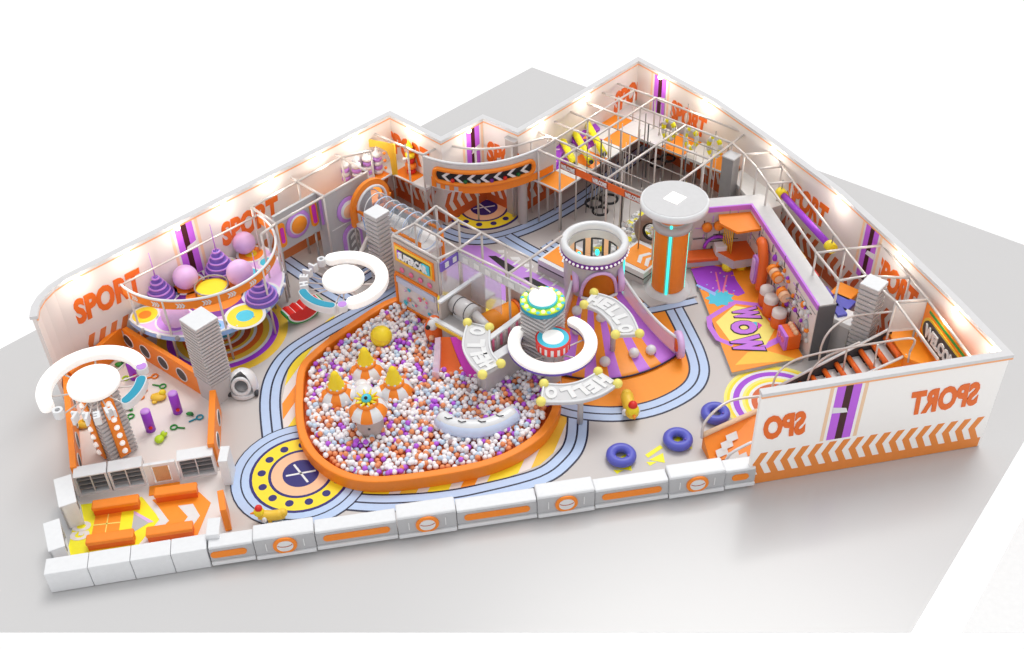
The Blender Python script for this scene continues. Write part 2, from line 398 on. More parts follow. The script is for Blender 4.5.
# orange field below the fan slide
of = smooth_path([at(*p) for p in ((553, 401), (600, 407), (652, 401), (680, 387), (691, 373), (690, 355), (679, 332), (662, 306))], sub=5) + [at(*p) for p in ((600, 290), (545, 330), (530, 390))]
fmark('orange_field', MB().use('mat_orange').flat([(p.x, p.y) for p in of], .005))
track([(250, 238), (284.7, 261), (321.6, 285.7), (351, 303), (362, 309)])
track([(385, 262), (371, 271), (352, 283)])
track([(412, 281), (385, 298), (350, 317), (318, 335), (290, 354), (275, 376), (270, 402), (273, 438)])
track([(336, 500), (368, 503), (400, 503), (440, 500), (480, 493), (540, 477), (566, 458), (576, 440), (578, 415)])
track([(551, 404), (580, 412), (620, 414), (657, 407), (688, 391), (699, 374), (696, 354), (685, 330), (672, 305)])
track([(640, 309), (652, 307), (672, 303), (694, 298)])
track([(437, 228), (450, 234), (467, 239), (490, 239), (514, 233), (537, 224), (562, 211), (590, 193), (622, 167), (660, 139)])
track([(505, 237), (520, 246), (540, 257), (560, 268), (585, 282)])
track([(546, 244), (580, 262), (600, 272)][0:2])
# lucky-star circles with the crossed swords
def sword_circle(px, k, full=True):
    c = at(*px); m = PXM(*px); R = k * m; b = MB()
    if full:
        b.use('line').disc(c, R * 1.42, .001, .0065); b.use('track').disc(c, R * 1.395, .001, .008); b.use('line').ring(circle(c, R * 1.22), circle(c, R * 1.19), .001, .010)
    b.use('navy').disc(c, R * 1.04, .001, .012); b.use('yellow').disc(c, R * .98, .001, .014)
    b.use('navy')
    for i in range(13):
        a = 2 * pi * i / 13 + .2; b.disc((c.x + .8 * R * cos(a), c.y + .8 * R * sin(a)), R * .085, .001, .017, 20)
    b.use('navy').disc(c, R * .66, .001, .0165); b.use('peach').disc(c, R * .6, .001, .018); b.use('navy').disc(c, R * .37, .001, .020)
    b.use('white')
    for a in (radians(125), radians(12)):
        d = Vector((cos(a), sin(a), 0)); b.frame(c, d, (R * .6, R * .045), .001, .022)
    b.v = [(x, y, z + .016 if z > .0015 else z) for x, y, z in b.v]; fmark('round_marking', b)
sword_circle((301, 474), 49); sword_circle((484, 208), 37, False)
# target rings below the round play deck and beside the climbing mat
def target(px, k, cols):
    c = at(*px); m = PXM(*px); b = MB(); n = len(cols)
    for i, cc in enumerate(cols): b.use(cc).disc(c, k * m * (n - i) / n, .001, .006 + .0018 * i, 56)
    fmark('target_marking', b)
target((223, 333), 64, ['gold', 'gold', 'gold', 'purple', 'purple', 'white', 'gold', 'gold', 'text_orange', 'text_orange', 'white', 'gold', 'rust', 'rust', 'white', 'gold', 'text_orange', 'white', 'cyan', 'navy', 'navy'][:21])
target((779, 403), 55, ['pale_yellow', 'yellow', 'white', 'purple', 'purple', 'white', 'pale_yellow', 'yellow', 'white', 'print_orange', 'print_orange', 'white', 'yellow', 'yellow', 'white', 'pink_lilac', 'pink', 'pink_lilac'])
# little yellow arrows by the entrance rail
b = MB().use('bright_yellow')
def fpoly(b, px, z=.008): b.flat([tuple(at(*p))[:2] for p in px], z)
for dx, dy in ((0, 0), (33, -8), (60, -22)):
    fpoly(b, [(616 + dx, 468 + dy), (630 + dx, 461 + dy), (632 + dx, 471 + dy)]); fpoly(b, [(612 + dx, 463 + dy), (627 + dx, 453 + dy), (630 + dx, 456 + dy), (615 + dx, 466 + dy)]); fpoly(b, [(613 + dx, 470 + dy), (624 + dx, 470 + dy), (617 + dx, 474 + dy)])
fmark('arrow_marking', b)
# purple and black floor print behind the maze
b = MB().use('lilac'); q = [at(*p) for p in ((466, 245), (484, 246), (585, 300), (565, 310), (530, 312), (440, 272))]; b.flat([(p.x, p.y) for p in q], .004)
b.use('black')
for px in (((488, 256), (496, 256), (516, 268), (508, 272)), ((523, 278), (530, 277), (555, 290), (548, 294)), ((474, 279), (482, 271), (486, 275), (478, 282)), ((512, 286), (520, 283), (528, 291), (520, 294))): fpoly(b, px, .008)
b.use('white')
for x in range(5):
    for dy in (0,):
        x0, y0 = 497 + x * 13, 250 + x * 7; fpoly(b, [(x0, y0), (x0 + 9, y0), (x0 + 11, y0 + 3), (x0 + 2, y0 + 3)], .009); fpoly(b, [(x0 + 8, y0 + 3), (x0 + 11, y0 + 3), (x0 + 5, y0 + 8), (x0 + 2, y0 + 8)], .009)
fmark('purple_marking', b)
# entry carpet
b = MB().use('wall_cream'); fpoly(b, [(80, 497), (224, 470), (230, 560), (58, 590)], .003); fmark('entry_floor', b)
b = MB().use('bright_yellow'); fpoly(b, [(78, 505), (142, 497), (160, 519), (136, 548), (66, 558)])
b.use('mat_orange'); fpoly(b, [(96, 514), (122, 511), (117, 545), (89, 548)], .011); fpoly(b, [(152, 500), (199, 492), (211, 503), (197, 537), (150, 545), (160, 537), (168, 520), (158, 506)], .008)
b.use('white'); fpoly(b, [(178, 506), (193, 504), (200, 516), (190, 530), (177, 531), (188, 517)], .012); fpoly(b, [(160, 509), (169, 521), (150, 540), (142, 544), (160, 521), (152, 507)], .012)
b.use('gray'); fpoly(b, [(134, 514), (149, 523), (131, 534)], .012); b.use('pink_lilac'); fpoly(b, [(134, 511), (134, 514), (149, 523), (154, 522)], .013)
b.use('pale_yellow')
for i in (1, 2): fpoly(b, [(96 - 2.3 * i, 514 + 11 * i), (96 - 2.3 * i, 515 + 11 * i), (122 - 1.8 * i, 512 + 11 * i), (122 - 1.8 * i, 511 + 11 * i)], .014)
fpoly(b, [(108.5, 512.5), (109.5, 512.5), (103.5, 546.5), (102.5, 546.5)], .014)
b.use('wall_cream'); g0 = at(83, 519, .012); g1 = at(78, 543, .012); ex = g0 - g1
letters(b, 'GO', (g0 + g1) / 2 + Vector((0, 0, .004)), ex, (-ex.y, ex.x, 0), ex.length * .8, .6, depth=.004, bold=.06)
fmark('entry_carpet', b)

# ================================================================== low front barrier
A0 = at(213, 566); A1 = at(752, 485.5); D = (A1 - A0).normalized(); LN = (A1 - A0).length; NN = Vector((-D.y, D.x, 0))  # NN points into the hall
def fpx(px, py): return (at(px, py, 0) - A0).dot(D)
med = [onplane(x, y, A0, A1)[0] for x, y in ((285, 543), (427, 521), (566, 499), (697, 480))]
HW = .92
def face_poly(b, s0, s1, z0, z1, m, out=0., th=.03):
    b.use(m); c = A0 + D * (s0 + s1) / 2 - NN * (out + th / 2); b.frame(c, D, (s1 - s0, th), z0, z1)
def slot(b, s0, s1, zc, r, m, out, th=.03):
    b.use(m); pts = []
    for a in range(-8, 9): pts.append((s1 - r + r * cos(a * pi / 16), zc + r * sin(a * pi / 16)))
    for a in range(8, 25): pts.append((s0 + r + r * cos(a * pi / 16), zc + r * sin(a * pi / 16)))
    vs = [A0 + D * s - NN * out + Vector((0, 0, z)) for s, z in pts] + [A0 + D * s - NN * (out + th) + Vector((0, 0, z)) for s, z in pts]; n = len(pts)
    b.add(vs, [list(range(n))[::-1], list(range(n, 2 * n))] + [[i, (i + 1) % n, n + (i + 1) % n, n + i] for i in range(n)])
edges = [0] + [e for m in med for e in (m - HW, m + HW)] + [LN + .05]
wh = ['between the reception counter and the first ball emblem', 'between the first and second ball emblems', 'between the second and third ball emblems', 'between the third and fourth ball emblems', 'beside the printed front wall']
for i in range(5):
    s0, s1 = edges[2 * i] + .01, edges[2 * i + 1] - .01; c = A0 + D * (s0 + s1) / 2
    t = thing('barrier_section', 'low white barrier with long orange slot ' + wh[i], 'barrier', c, 'white barrier sections with an orange slot')
    b = MB().use('gloss_white'); b.frame(c + NN * .25, D, (s1 - s0, .5), .12, .86); b.build('body', None, t, bevel=.03)
    b = MB(); face_poly(b, s0, s1, .1, .24, 'gloss_white', .0, .09); b.build('plinth', None, t, bevel=.02)
    b = MB(); face_poly(b, s0, s1, .26, .76, 'gray', 0, .02); b.build('face_panel', None, t)
    b = MB(); slot(b, s0 + .22 if i else s0 + .02, s1 - .22, .53, .13, 'orange', .02); b.build('slot_inlay', None, t)
wh = ['nearest the reception counter', 'second from the reception counter', 'below the ball pit right end', 'nearest the printed front wall']
for i, m in enumerate(med):
    c = A0 + D * m
    t = thing('barrier_pedestal', 'taller white barrier block with round orange ball emblem ' + wh[i], 'barrier', c, 'white barrier blocks with a ball emblem')
    b = MB().use('gloss_white'); b.frame(c + NN * .25, D, (2 * HW - .02, .58), .12, .98); b.build('body', None, t, bevel=.05)
    b = MB(); face_poly(b, m - HW + .02, m + HW - .02, .1, .24, 'gloss_white', .04, .09); b.build('plinth', None, t, bevel=.02)
    b = MB(); face_poly(b, m - HW + .02, m + HW - .02, .26, .88, 'gray', .04, .02); b.build('face_panel', None, t)
    b = MB(); face_poly(b, m - .58, m - .55, .4, .72, 'white', .06, .02); face_poly(b, m + .55, m + .58, .4, .72, 'white', .06, .02); b.build('groove', None, t)
    b = MB(); slot(b, m - .36, m + .36, .56, .33, 'orange', .06, .05); e = b.build('emblem_ring', None, t)
    b = MB(); slot(b, m - .245, m + .245, .56, .225, 'white', .11, .02); k = b.build('emblem_ball', None, e)
    b = MB().use('rust'); pts = [A0 + D * (m + .23 * cos(a)) - NN * .135 + Vector((0, 0, .66 + .12 * sin(a))) for a in [radians(200 + 140 * j / 10) for j in range(11)]]; b.tube(pts, .012, 6); b.build('seam', None, e)

# ================================================================== reception counters
def shelf_unit(label, c, e, ln_, dp, h, open_side, legs=2, grp='white reception shelf units', plain=False):
    """white carcass with rows of dark shelves seen on one long side"""
    t = thing('reception_cabinet', label, 'cabinet', c, grp); e = Vector((e[0], e[1], 0)).normalized(); n = Vector((-e.y, e.x, 0)) * open_side
    if plain:
        MB().use('gloss_white').frame(c, e, (ln_ - .015, dp), 0, h).build('body', None, t, bevel=.025); return t
    b = MB().use('gloss_white'); b.frame(c - n * (dp / 2 - .03), e, (ln_ - .01, .06), 0, h - .06); b.frame(c, e, (ln_ - .01, dp), 0, .1)
    for s in (-1, 1): b.frame(c + e * s * (ln_ / 2 - .04), e, (.07, dp), .1, h - .06)
    b.build('carcass', None, t)
    MB().use('gloss_white').frame(c, e, (ln_ - .01, dp + .04), h - .06, h).build('top', None, t, bevel=.015)
    MB().use('dark').frame(c - n * (dp / 2 - .075), e, (ln_ - .14, .02), .1, h - .07).build('back_lining', None, t)
    for k in range(1, 4):
        z = .1 + (h - .16) * k / 4; MB().use('mid_gray').frame(c + n * .02, e, (ln_ - .14, dp - .12), z - .015, z + .015).build('shelf', None, t)
    MB().use('light_gray').frame(c + n * (dp / 2 - .05), e, (.04, .05), .1, h - .06).build('divider', None, t)
    return t
Lc = at(51.5, 593); Rc = at(212, 567); e = (Rc - Lc).normalized(); n = Vector((-e.y, e.x, 0)); tot = (Rc - Lc).length
cuts = [0, .265, .525, .775, 1]
pos = ['at the outer left corner', 'second from the left corner', 'third from the left corner', 'next to the orange-slotted barrier']
for i in range(4):
    a, b_ = cuts[i] * tot, cuts[i + 1] * tot; c = Lc + e * (a + b_) / 2 + n * .3
    shelf_unit('plain white front counter block ' + pos[i], c, e, b_ - a, .6, .87, 1, plain=True, grp='plain white counter blocks along the front')
# left side units (open to the inside), back row and end blocks
def seg_unit(label, pa, pb, dp, h, side, **k):
    a, b_ = at(*pa), at(*pb); e = (b_ - a).normalized(); n = Vector((-e.y, e.x, 0)) * side
    return shelf_unit(label, (a + b_) / 2 - n * dp / 2, e, (b_ - a).length, dp, h, side, **k)
seg_unit('white shelf unit on the left side beside the yellow carpet edge', (73, 566), (67, 538), .45, .95, -1)
seg_unit('white shelf unit at the back left corner of the entry', (85, 524), (79, 496), .5, 1.05, -1)
seg_unit('white shelf unit in the back row below the glowing disc tower, left one', (80, 497), (113, 491), .45, .92, -1)
seg_unit('white shelf unit in the back row beside the wooden gate', (114, 491), (148, 485), .45, .92, -1)
seg_unit('white shelf unit in the back row right of the wooden gate', (182, 480), (218, 474), .45, .92, -1)
seg_unit('tall plain white end block beside the orange fence', (224, 486), (227, 470), .3, 1.15, 1, plain=True, grp='white end blocks')
seg_unit('plain white end block where the counter meets the barrier', (212, 558), (214, 540), .4, 1.05, 1, plain=True, grp='white end blocks')
ga, gb = at(149, 485), at(181, 480); e = (gb - ga).normalized(); n = Vector((-e.y, e.x, 0))
t = thing('playroom_gate', 'small white gate with light wooden slats between the shelf units', 'gate', (ga + gb) / 2)
c = (ga + gb) / 2; w = (gb - ga).length
b = MB().use('gloss_white')
for s in (-1, 1): b.frame(c + e * s * (w / 2 - .12), e, (.22, .12), 0, .95)
b.frame(c, e, (w - .4, .12), 0, .12); b.frame(c, e, (w - .4, .12), .83, .95); b.build('gate_frame', None, t, bevel=.01)
b = MB().use('wood')
for k in range(9): b.frame(c + e * (-w / 2 + .3 + k * (w - .6) / 8), e, (.05, .05), .12, .83)
b.build('slats', None, t)
MB().use('mat_orange').frame(c - n * .3, e, (w * .95, .4), .001, .04).build('threshold_mat', None, t)
# orange benches
bl = ['behind the yellow carpet, against the shelf units', 'beside the white chevrons, near the wooden gate', 'on the yellow carpet near the front counter', 'on the orange carpet near the front counter']
for i, (pa, pb) in enumerate((((94, 517), (141, 510)), ((156, 504), (199, 498)), ((88, 552), (136, 545)), ((148, 544), (195, 537)))):
    a, b_ = at(*pa), at(*pb); e = (b_ - a).normalized(); n = Vector((-e.y, e.x, 0)); c = (a + b_) / 2 + n * .18
    t = thing('waiting_bench', 'long low orange padded bench ' + bl[i], 'bench', c, 'orange padded benches in the entry')
    MB().use('deep_orange').frame(c, e, ((b_ - a).length - .06, .3), 0, .24).build('base', None, t)
    MB().use('orange').frame(c, e, ((b_ - a).length, .38), .24, .4).build('cushion', None, t, bevel=.05)
# ================================================================== slatted square pillars
def slat_pillar(label, top_px, z=3.5, z0=0.9, n=18):
    q = [at(*p, z) for p in top_px]; c = sum(q, Vector((0, 0, 0))) / 4; e = (q[1] - q[0]).normalized(); w = ((q[1] - q[0]).length + (q[2] - q[1]).length + (q[3] - q[2]).length + (q[0] - q[3]).length) / 4
    e = Vector((cos(YAW), sin(YAW), 0))
    c.z = 0; t = thing('slatted_pillar', label, 'pillar', c, 'square slatted pillars')
    if z0 > 0: MB().use('panel_gray').frame(c, e, (w * .93, w * .93), 0, z0).build('base', None, t)
    prof = []; dz = (z - z0) / n
    for i in range(n):
        a = z0 + i * dz; prof += [(.41 * w, a), (.41 * w, a + dz * .33), (.5 * w, a + dz * .38), (.5 * w, a + dz * .97)]
    prof.append((.5 * w, z)); b = MB().use('panel_gray'); vs = []; nn = Vector((-e.y, e.x, 0))
    for r, zz in prof: vs += [c + e * (sx * r) + nn * (sy * r) + Vector((0, 0, zz)) for sx, sy in ((-1, -1), (1, -1), (1, 1), (-1, 1))]
    fs = [[j * 4 + i, j * 4 + (i + 1) % 4, (j + 1) * 4 + (i + 1) % 4, (j + 1) * 4 + i] for j in range(len(prof) - 1) for i in range(4)]
    b.add(vs, fs + [[len(vs) - 4, len(vs) - 3, len(vs) - 2, len(vs) - 1], [3, 2, 1, 0]]); b.build('slats', None, t)
    MB().use('gloss_white').frame(c, e, (w * 1.0, w * 1.0), z + .0, z + .06).build('cap', None, t, bevel=.02)
    return t
slat_pillar('tall square white slatted pillar at the corner of the orange playroom fence', [(180.3, 319.7), (200.4, 307), (217, 318.4), (196.5, 332.8)], z=3.5)
slat_pillar('square white slatted pillar behind the smaller white ring canopy', [(364.8, 211.8), (375.9, 204.4), (388, 213), (377, 220.4)], z=3.5, z0=.0)
slat_pillar('square white slatted pillar beside the staircase', [(859.6, 283.8), (870, 274.6), (888, 283), (879, 293)], z=3.6, z0=0)
def box_pillar(label, top_px, z, h0=0, m='taupe'):
    q = [at(*p, z) for p in top_px]; c = sum(q, Vector((0, 0, 0))) / len(q); w = sum((q[i] - q[i - 1]).length for i in range(4)) / 4; c.z = 0
    t = thing('square_column', label, 'column', c); e = Vector((cos(YAW), sin(YAW), 0))
    MB().use(m).frame(c, e, (w, w), h0, z - .06).build('shaft', None, t, bevel=.02); MB().use('light_gray').frame(c, e, (w + .04, w + .04), z - .06, z).build('cap', None, t)
box_pillar('plain grey square column at the corner of the grey climbing wall', [(722, 155), (731.5, 150), (741, 155), (732, 159.5)], 3.3, m='mid_gray')
box_pillar('plain grey square column in the notch of the back wall', [(504, 137), (514, 141.5), (523, 136), (513, 133)], 3.7, m='taupe')

# ================================================================== playroom with the orange fence
def fence(label, pts, h=1.0, th=.2, holes=(), into=1):
    """pts: plan points of the centre line; holes: pixel centres, projected on the face"""
    P = [Vector((p[0], p[1], 0)) for p in pts]
    t = thing('playroom_fence', label, 'fence', (P[0] + P[-1]) / 2)
    MB().use('orange').strip([tuple(p)[:2] for p in P], th, 0, h).build('panel', None, t, bevel=.02)
    return t
def fence_hole(t, a, b_, s, side, h=.5, th=.2, r=.3):
    a = Vector(a[:2]).to_3d(); b_ = Vector(b_[:2]).to_3d(); e = (b_ - a).normalized(); n = Vector((-e.y, e.x, 0)) * side
    c = a + e * s + n * (th / 2 + .004) + Vector((0, 0, h)); M_ = Matrix((e, Vector((0, 0, 1)), n * 1)).transposed().to_4x4()
    if M_.determinant() < 0: M_ = Matrix((-e, Vector((0, 0, 1)), n)).transposed().to_4x4()
    b = MB().use('gloss_white').lathe(c, [(r * .88, 0), (r * .88, .03), (r, .03), (r, 0)], 24, mtx=M_); f = b.build('porthole', None, t)
    MB().use('dark').lathe(c, [(0.001, .02), (r * .88, .02)], 24, mtx=M_).build('mesh_cover', None, f)
f1a, f1b = at(73, 467, 1.0), at(64, 376, 1.0); f2b = at(121, 325, 1.0); f3b = at(204, 398, .0) + Vector((.08, .12, 0))
f1b = at(65, 374, 1.0)
ta = fence('long orange playroom fence on the left outer side', [f1a, f1b])
tb = fence('orange playroom fence along the printed left wall', [f1b + Vector((.1, .1, 0)), f2b])
tc_ = fence('diagonal orange playroom fence with four dark portholes', [f2b + Vector((.15, -.15, 0)), f3b])
d3 = (f3b - f2b).length
for px in ((132, 343), (149.7, 356.6), (168.5, 371), (187.7, 384.7)):
    s, _ = onplane(*px, f2b, f3b); fence_hole(tc_, f2b, f3b, s, -1)
s1_ = (f1b - f1a).length
for k in range(4): fence_hole(ta, f1a, f1b, .7 + k * (s1_ - 1.2) / 3.4, -1)
f4a, f4b = at(213, 392, 1.0), at(211, 446, 1.0)
td = fence('short orange playroom fence beside the slatted pillar', [f4a, f4b], 1.1, .22)
for k in range(2): fence_hole(td, f4a, f4b, (f4b - f4a).length * (.3 + .42 * k), 1)
f5a, f5b = at(220, 490, 1.0), at(223, 510, 1.0)
te = fence('smallest orange fence piece between the two white end blocks', [f5a, f5b], 1.0, .2)
prm = [at(77, 470), at(72, 405), f2b + Vector((0, -.2, 0)), f3b, at(216, 415), at(219, 470)]
fmark('playroom_floor', MB().use('wall_cream').flat([(p[0], p[1]) for p in prm], .004))

# ring canopies: disc on a column with a C shaped arc, letters, crescent
def c_arc(b, c, r0, r1, a0, a1, z0, z1, n=40):
    """flat arc with rounded ends"""
    rm, hw = (r0 + r1) / 2, (r1 - r0) / 2; o, i_ = [], []
    o = [(c[0] + r1 * cos(a), c[1] + r1 * sin(a)) for a in [a0 + (a1 - a0) * k / n for k in range(n + 1)]]
    sg = 1 if a1 > a0 else -1
    e1 = [(c[0] + rm * cos(a1) + hw * cos(a1 + sg * t), c[1] + rm * sin(a1) + hw * sin(a1 + sg * t)) for t in [pi * k / 8 for k in range(1, 8)]]
    i_ = [(c[0] + r0 * cos(a), c[1] + r0 * sin(a)) for a in [a1 + (a0 - a1) * k / n for k in range(n + 1)]]
    e0 = [(c[0] + rm * cos(a0) + hw * cos(a0 + pi + sg * t), c[1] + rm * sin(a0) + hw * sin(a0 + pi + sg * t)) for t in [pi * k / 8 for k in range(1, 8)]]
    poly = o + e1 + i_ + e0; n_ = len(poly)
    a = sum(poly[i][0] * poly[(i + 1) % n_][1] - poly[(i + 1) % n_][0] * poly[i][1] for i in range(n_))
    return b.prism(poly, z0, z1)
def polar_px(c, z, px):
    p = at(*px, z); d = p - Vector((c[0], c[1], z)); return hypot(d.x, d.y), atan2(d.y, d.x)
def ring_canopy(label, ctr, z, rd, r0, r1, pa, pb, teal, pinkp, hello, ccw, stem_w, lights=False, rot=0, arm=None):
    c = at(*ctr, z); m = (at(ctr[0] + .5, ctr[1], z) - at(ctr[0] - .5, ctr[1], z)).length
    t = thing('ring_canopy', label, 'canopy', (c.x, c.y, 0)); e = Vector((cos(YAW), sin(YAW), 0)); cc = Vector((c.x, c.y, 0))
    b = MB().use('panel_gray'); prof = []; w = stem_w / 2; n = 16
    for i in range(n): a = (z - .3) * i / n; dz = (z - .3) / n; prof += [(w * .9, a), (w * .9, a + dz * .4), (w, a + dz * .45), (w, a + dz * .98)]
    vs = []; nn = Vector((-e.y, e.x, 0))
    for r, zz in prof: vs += [cc + e * (sx * r) + nn * (sy * r) + Vector((0, 0, zz)) for sx, sy in ((-1, -1), (1, -1), (1, 1), (-1, 1))]
    fs = [[j * 4 + i, j * 4 + (i + 1) % 4, (j + 1) * 4 + (i + 1) % 4, (j + 1) * 4 + i] for j in range(len(prof) - 1) for i in range(4)]
    if stem_w: b.add(vs, fs + [[len(vs) - 4, len(vs) - 3, len(vs) - 2, len(vs) - 1], [3, 2, 1, 0]]).build('slatted_column', None, t)
    if arm: MB().use('pipe').tube([(c.x, c.y, z - .4), (arm.x, arm.y, z - .4)], .09, 8).build('support_arm', None, t)
    if lights:
        for n_, k in ((-e, 0), (-nn, 1)):
            n2 = Vector((-n_.y, n_.x, 0)); bb = MB().use('orange'); bb.frame(cc + n_ * (w + .04), n2, (.42, .08), .15, z - .45); st = bb.build('orange_strip', None, t, bevel=.03)
            for j in range(7):
                MB().use('lit_white').sphere(cc + n_ * (w + .09) + Vector((0, 0, .4 + j * .36)), .1, 10, 6).build('bulb', None, st)
    R_ = rd * m
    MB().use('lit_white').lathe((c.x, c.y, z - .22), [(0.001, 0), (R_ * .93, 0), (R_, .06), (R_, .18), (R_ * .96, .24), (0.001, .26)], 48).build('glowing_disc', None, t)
    a0 = polar_px(c, z, pa)[1]; a1 = polar_px(c, z, pb)[1]
    if ccw and a1 < a0: a1 += 2 * pi
    if not ccw and a1 > a0: a1 -= 2 * pi
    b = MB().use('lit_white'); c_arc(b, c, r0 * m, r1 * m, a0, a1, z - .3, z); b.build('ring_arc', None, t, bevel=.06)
    if teal:
        ra, ta0 = polar_px(c, z, teal[0]); rb, ta1 = polar_px(c, z, teal[1]); rr = (ra + rb) / 2; hw = teal[2] * m
        if abs(ta1 - ta0) > pi: ta1 += 2 * pi if ta1 < ta0 else -2 * pi
        b = MB().use('gloss_white'); c_arc(b, c, rr - hw, rr + hw, ta0, ta1, z - .35, z - .08, 20); k = b.build('crescent', None, t)
        b = MB().use('teal'); c_arc(b, c, rr - hw * .8, rr + hw * .8, ta0, ta1, z - .08, z - .06, 20); k2 = b.build('crescent_face', None, k); k2['label'] = 'teal crescent face'
    if pinkp:
        p = at(*pinkp[0], z); b = MB().use('gloss_white').disc(p, pinkp[1] * m, z - .3, z - .06, 28); k = b.build('small_disc', None, t)
        MB().use('lilac').disc(p, pinkp[1] * m * .82, z - .06, z - .04, 28).build('disc_face', None, k)
    for ch, px in zip('HELLO', hello[0]):
        p = at(*px, z); d = (p - c); d.z = 0; d.normalize()
        ey = d * hello[2]; ex = Vector((ey.y, -ey.x, 0))
        b = MB().use('gloss_white'); letters(b, ch, p - Vector((0, 0, .18)), ex, ey, None, hello[1] * m, depth=.3, bold=.05); b.build('letter', None, t)
    # struts under the ring carry the arc, letters and crescent
    b = MB().use('gloss_white'); rr = (r0 + r1) / 2 * m
    k = 0
    for px in list(hello[0]) + ([teal[0], teal[1]] if teal else []) + ([pinkp[0]] if pinkp else []):
        q = at(*px, z); b = MB().use('pipe').tube([(c.x, c.y, z - .4), (q.x, q.y, z - .34)], .025, 6); b.build('strut', None, t)
    for k in range(4):
        a = a0 + (a1 - a0) * (k + .5) / 4; MB().use('pipe').tube([(c.x, c.y, z - .4), (c.x + rr * cos(a), c.y + rr * sin(a), z - .32)], .03, 6).build('strut', None, t)
    return t
ring_canopy('large glowing white disc and C-shaped ring on a slatted column in the playroom', (93, 381), 3.2, 25.5, 41, 55, (50, 400), (133, 362), ((124, 397), (143, 377), 5.5), ((141, 365), 6), ([(109, 408), (96, 414), (84, 415), (72, 414), (57, 409)], 10, 1), False, 1.0, lights=True)
ring_canopy('smaller glowing white disc and ring canopy between the ball pit and grey facade', (343, 277), 2.6, 21, 32, 45, (330, 254), (354, 303), ((302, 290), (331, 303), 4.6), ((342, 303), 5), ([(303.5, 283), (303.5, 275), (307, 268.5), (312.5, 263), (321, 258)], 8.5, 1), False, 0, arm=at(376, 216, 2.4))

# small toys on the playroom floor
def toy_post(label, bx, tx, z=.9, r=.17):
    g = at(*bx); t = thing('soft_post', label, 'post', g, 'purple soft posts in the playroom')
    MB().use('lilac' if 0 else 'purple').tube([g, g + Vector((0, 0, z))], r, 14).build('cylinder', None, t); MB().use('lilac').sphere(g + Vector((0, 0, z)), r, 14, 8, (1, 1, .3)).build('cap', None, t)
    MB().use('red').sphere(g + Vector((.08, -.16, .25)), .07, 10, 6).build('knob', None, t)
toy_post('purple soft post nearest the glowing disc tower column', (151, 430), None); toy_post('purple soft post in the middle of the playroom floor', (178, 412), None); toy_post('purple soft post near the pink disc of the canopy', (135, 378), None, .85)
def toy(name, label, px, parts, cat='toy'):
    g = at(*px); t = thing(name, label, cat, g, 'small toys scattered on the playroom floor')
    for nm, m, dx, dy, dz, r, sq in parts: MB().use(m).sphere(g + Vector((dx, dy, dz)), r, 12, 8, sq).build(nm, None, t)
toy('toy_frog', 'lime green toy frog near the front shelf units', (160, 441), [('body', 'lime', 0, 0, .1, .17, (1, 1.1, .6)), ('head', 'lime', .12, .2, .14, .12, (1, 1, .8)), ('eye', 'white', .08, .26, .22, .035, (1, 1, 1)), ('eye', 'white', .18, .22, .22, .035, (1, 1, 1))])
toy('toy_duckling', 'yellow toy frog beside the middle purple post', (159, 399), [('body', 'gold', 0, 0, .1, .24, (1.2, .9, .45)), ('head', 'yellow', .14, .12, .2, .13, (1, 1, .8)), ('foot', 'gold', -.2, .12, .06, .1, (1, 1, .5)), ('foot', 'gold', -.1, -.2, .06, .1, (1, 1, .5))])
toy('toy_frog', 'yellow toy at the foot of the disc tower column', (84, 426), [('body', 'gold', 0, 0, .1, .24, (1.2, .9, .45)), ('head', 'yellow', .1, .1, .2, .13, (1, 1, .8))])
toy('toy_bug', 'small green toy bug in the far corner of the playroom', (119, 366), [('body', 'green', 0, 0, .08, .12, (1.2, .9, .6)), ('head', 'dark_green', .12, .05, .08, .07, (1, 1, 1))])
toy('toy_bug', 'small green toy bug right of the lime frog', (190, 415), [('body', 'green', 0, 0, .07, .1, (1.3, .8, .6)), ('head', 'dark_green', .1, -.05, .08, .06, (1, 1, 1))])
toy('toy_car', 'dark blue toy ball under the end of the teal crescent', (129, 408), [('body', 'navy', 0, 0, .12, .16, (1, 1, .8)), ('wheel', 'green', .12, -.14, .06, .07, (1, 1, .6))])
def toy_net(label, px, m, ang):
    g = at(*px); d = Vector((cos(ang), sin(ang), 0)); t = thing('toy_racket', label, 'toy', g, 'small toys scattered on the playroom floor')
    MB().use(m).torus(g + Vector((0, 0, .04)), .11, .03, 16, 6).build('hoop', None, t); MB().use(m).tube([g + d * .11 + Vector((0, 0, .04)), g + d * .4 + Vector((0, 0, .04))], .028, 6).build('handle', None, t)
toy_net('green toy racket near the front right of the playroom', (174, 428), 'green', -.15); toy_net('blue toy racket beside the short orange fence', (200, 418), 'teal', 3.7)
toy_net('green toy racket under the teal crescent', (131, 417), 'green', -1.7); toy_net('orange toy racket near the second porthole', (155, 377), 'orange', 3.5); toy_net('green toy racket left of the middle post', (163, 387), 'green', 2.9); toy_net('orange toy racket beside the teal crescent', (141, 398), 'orange', 1.2)
toy_net('lime toy racket near the far purple post', (126, 379), 'lime', .2)

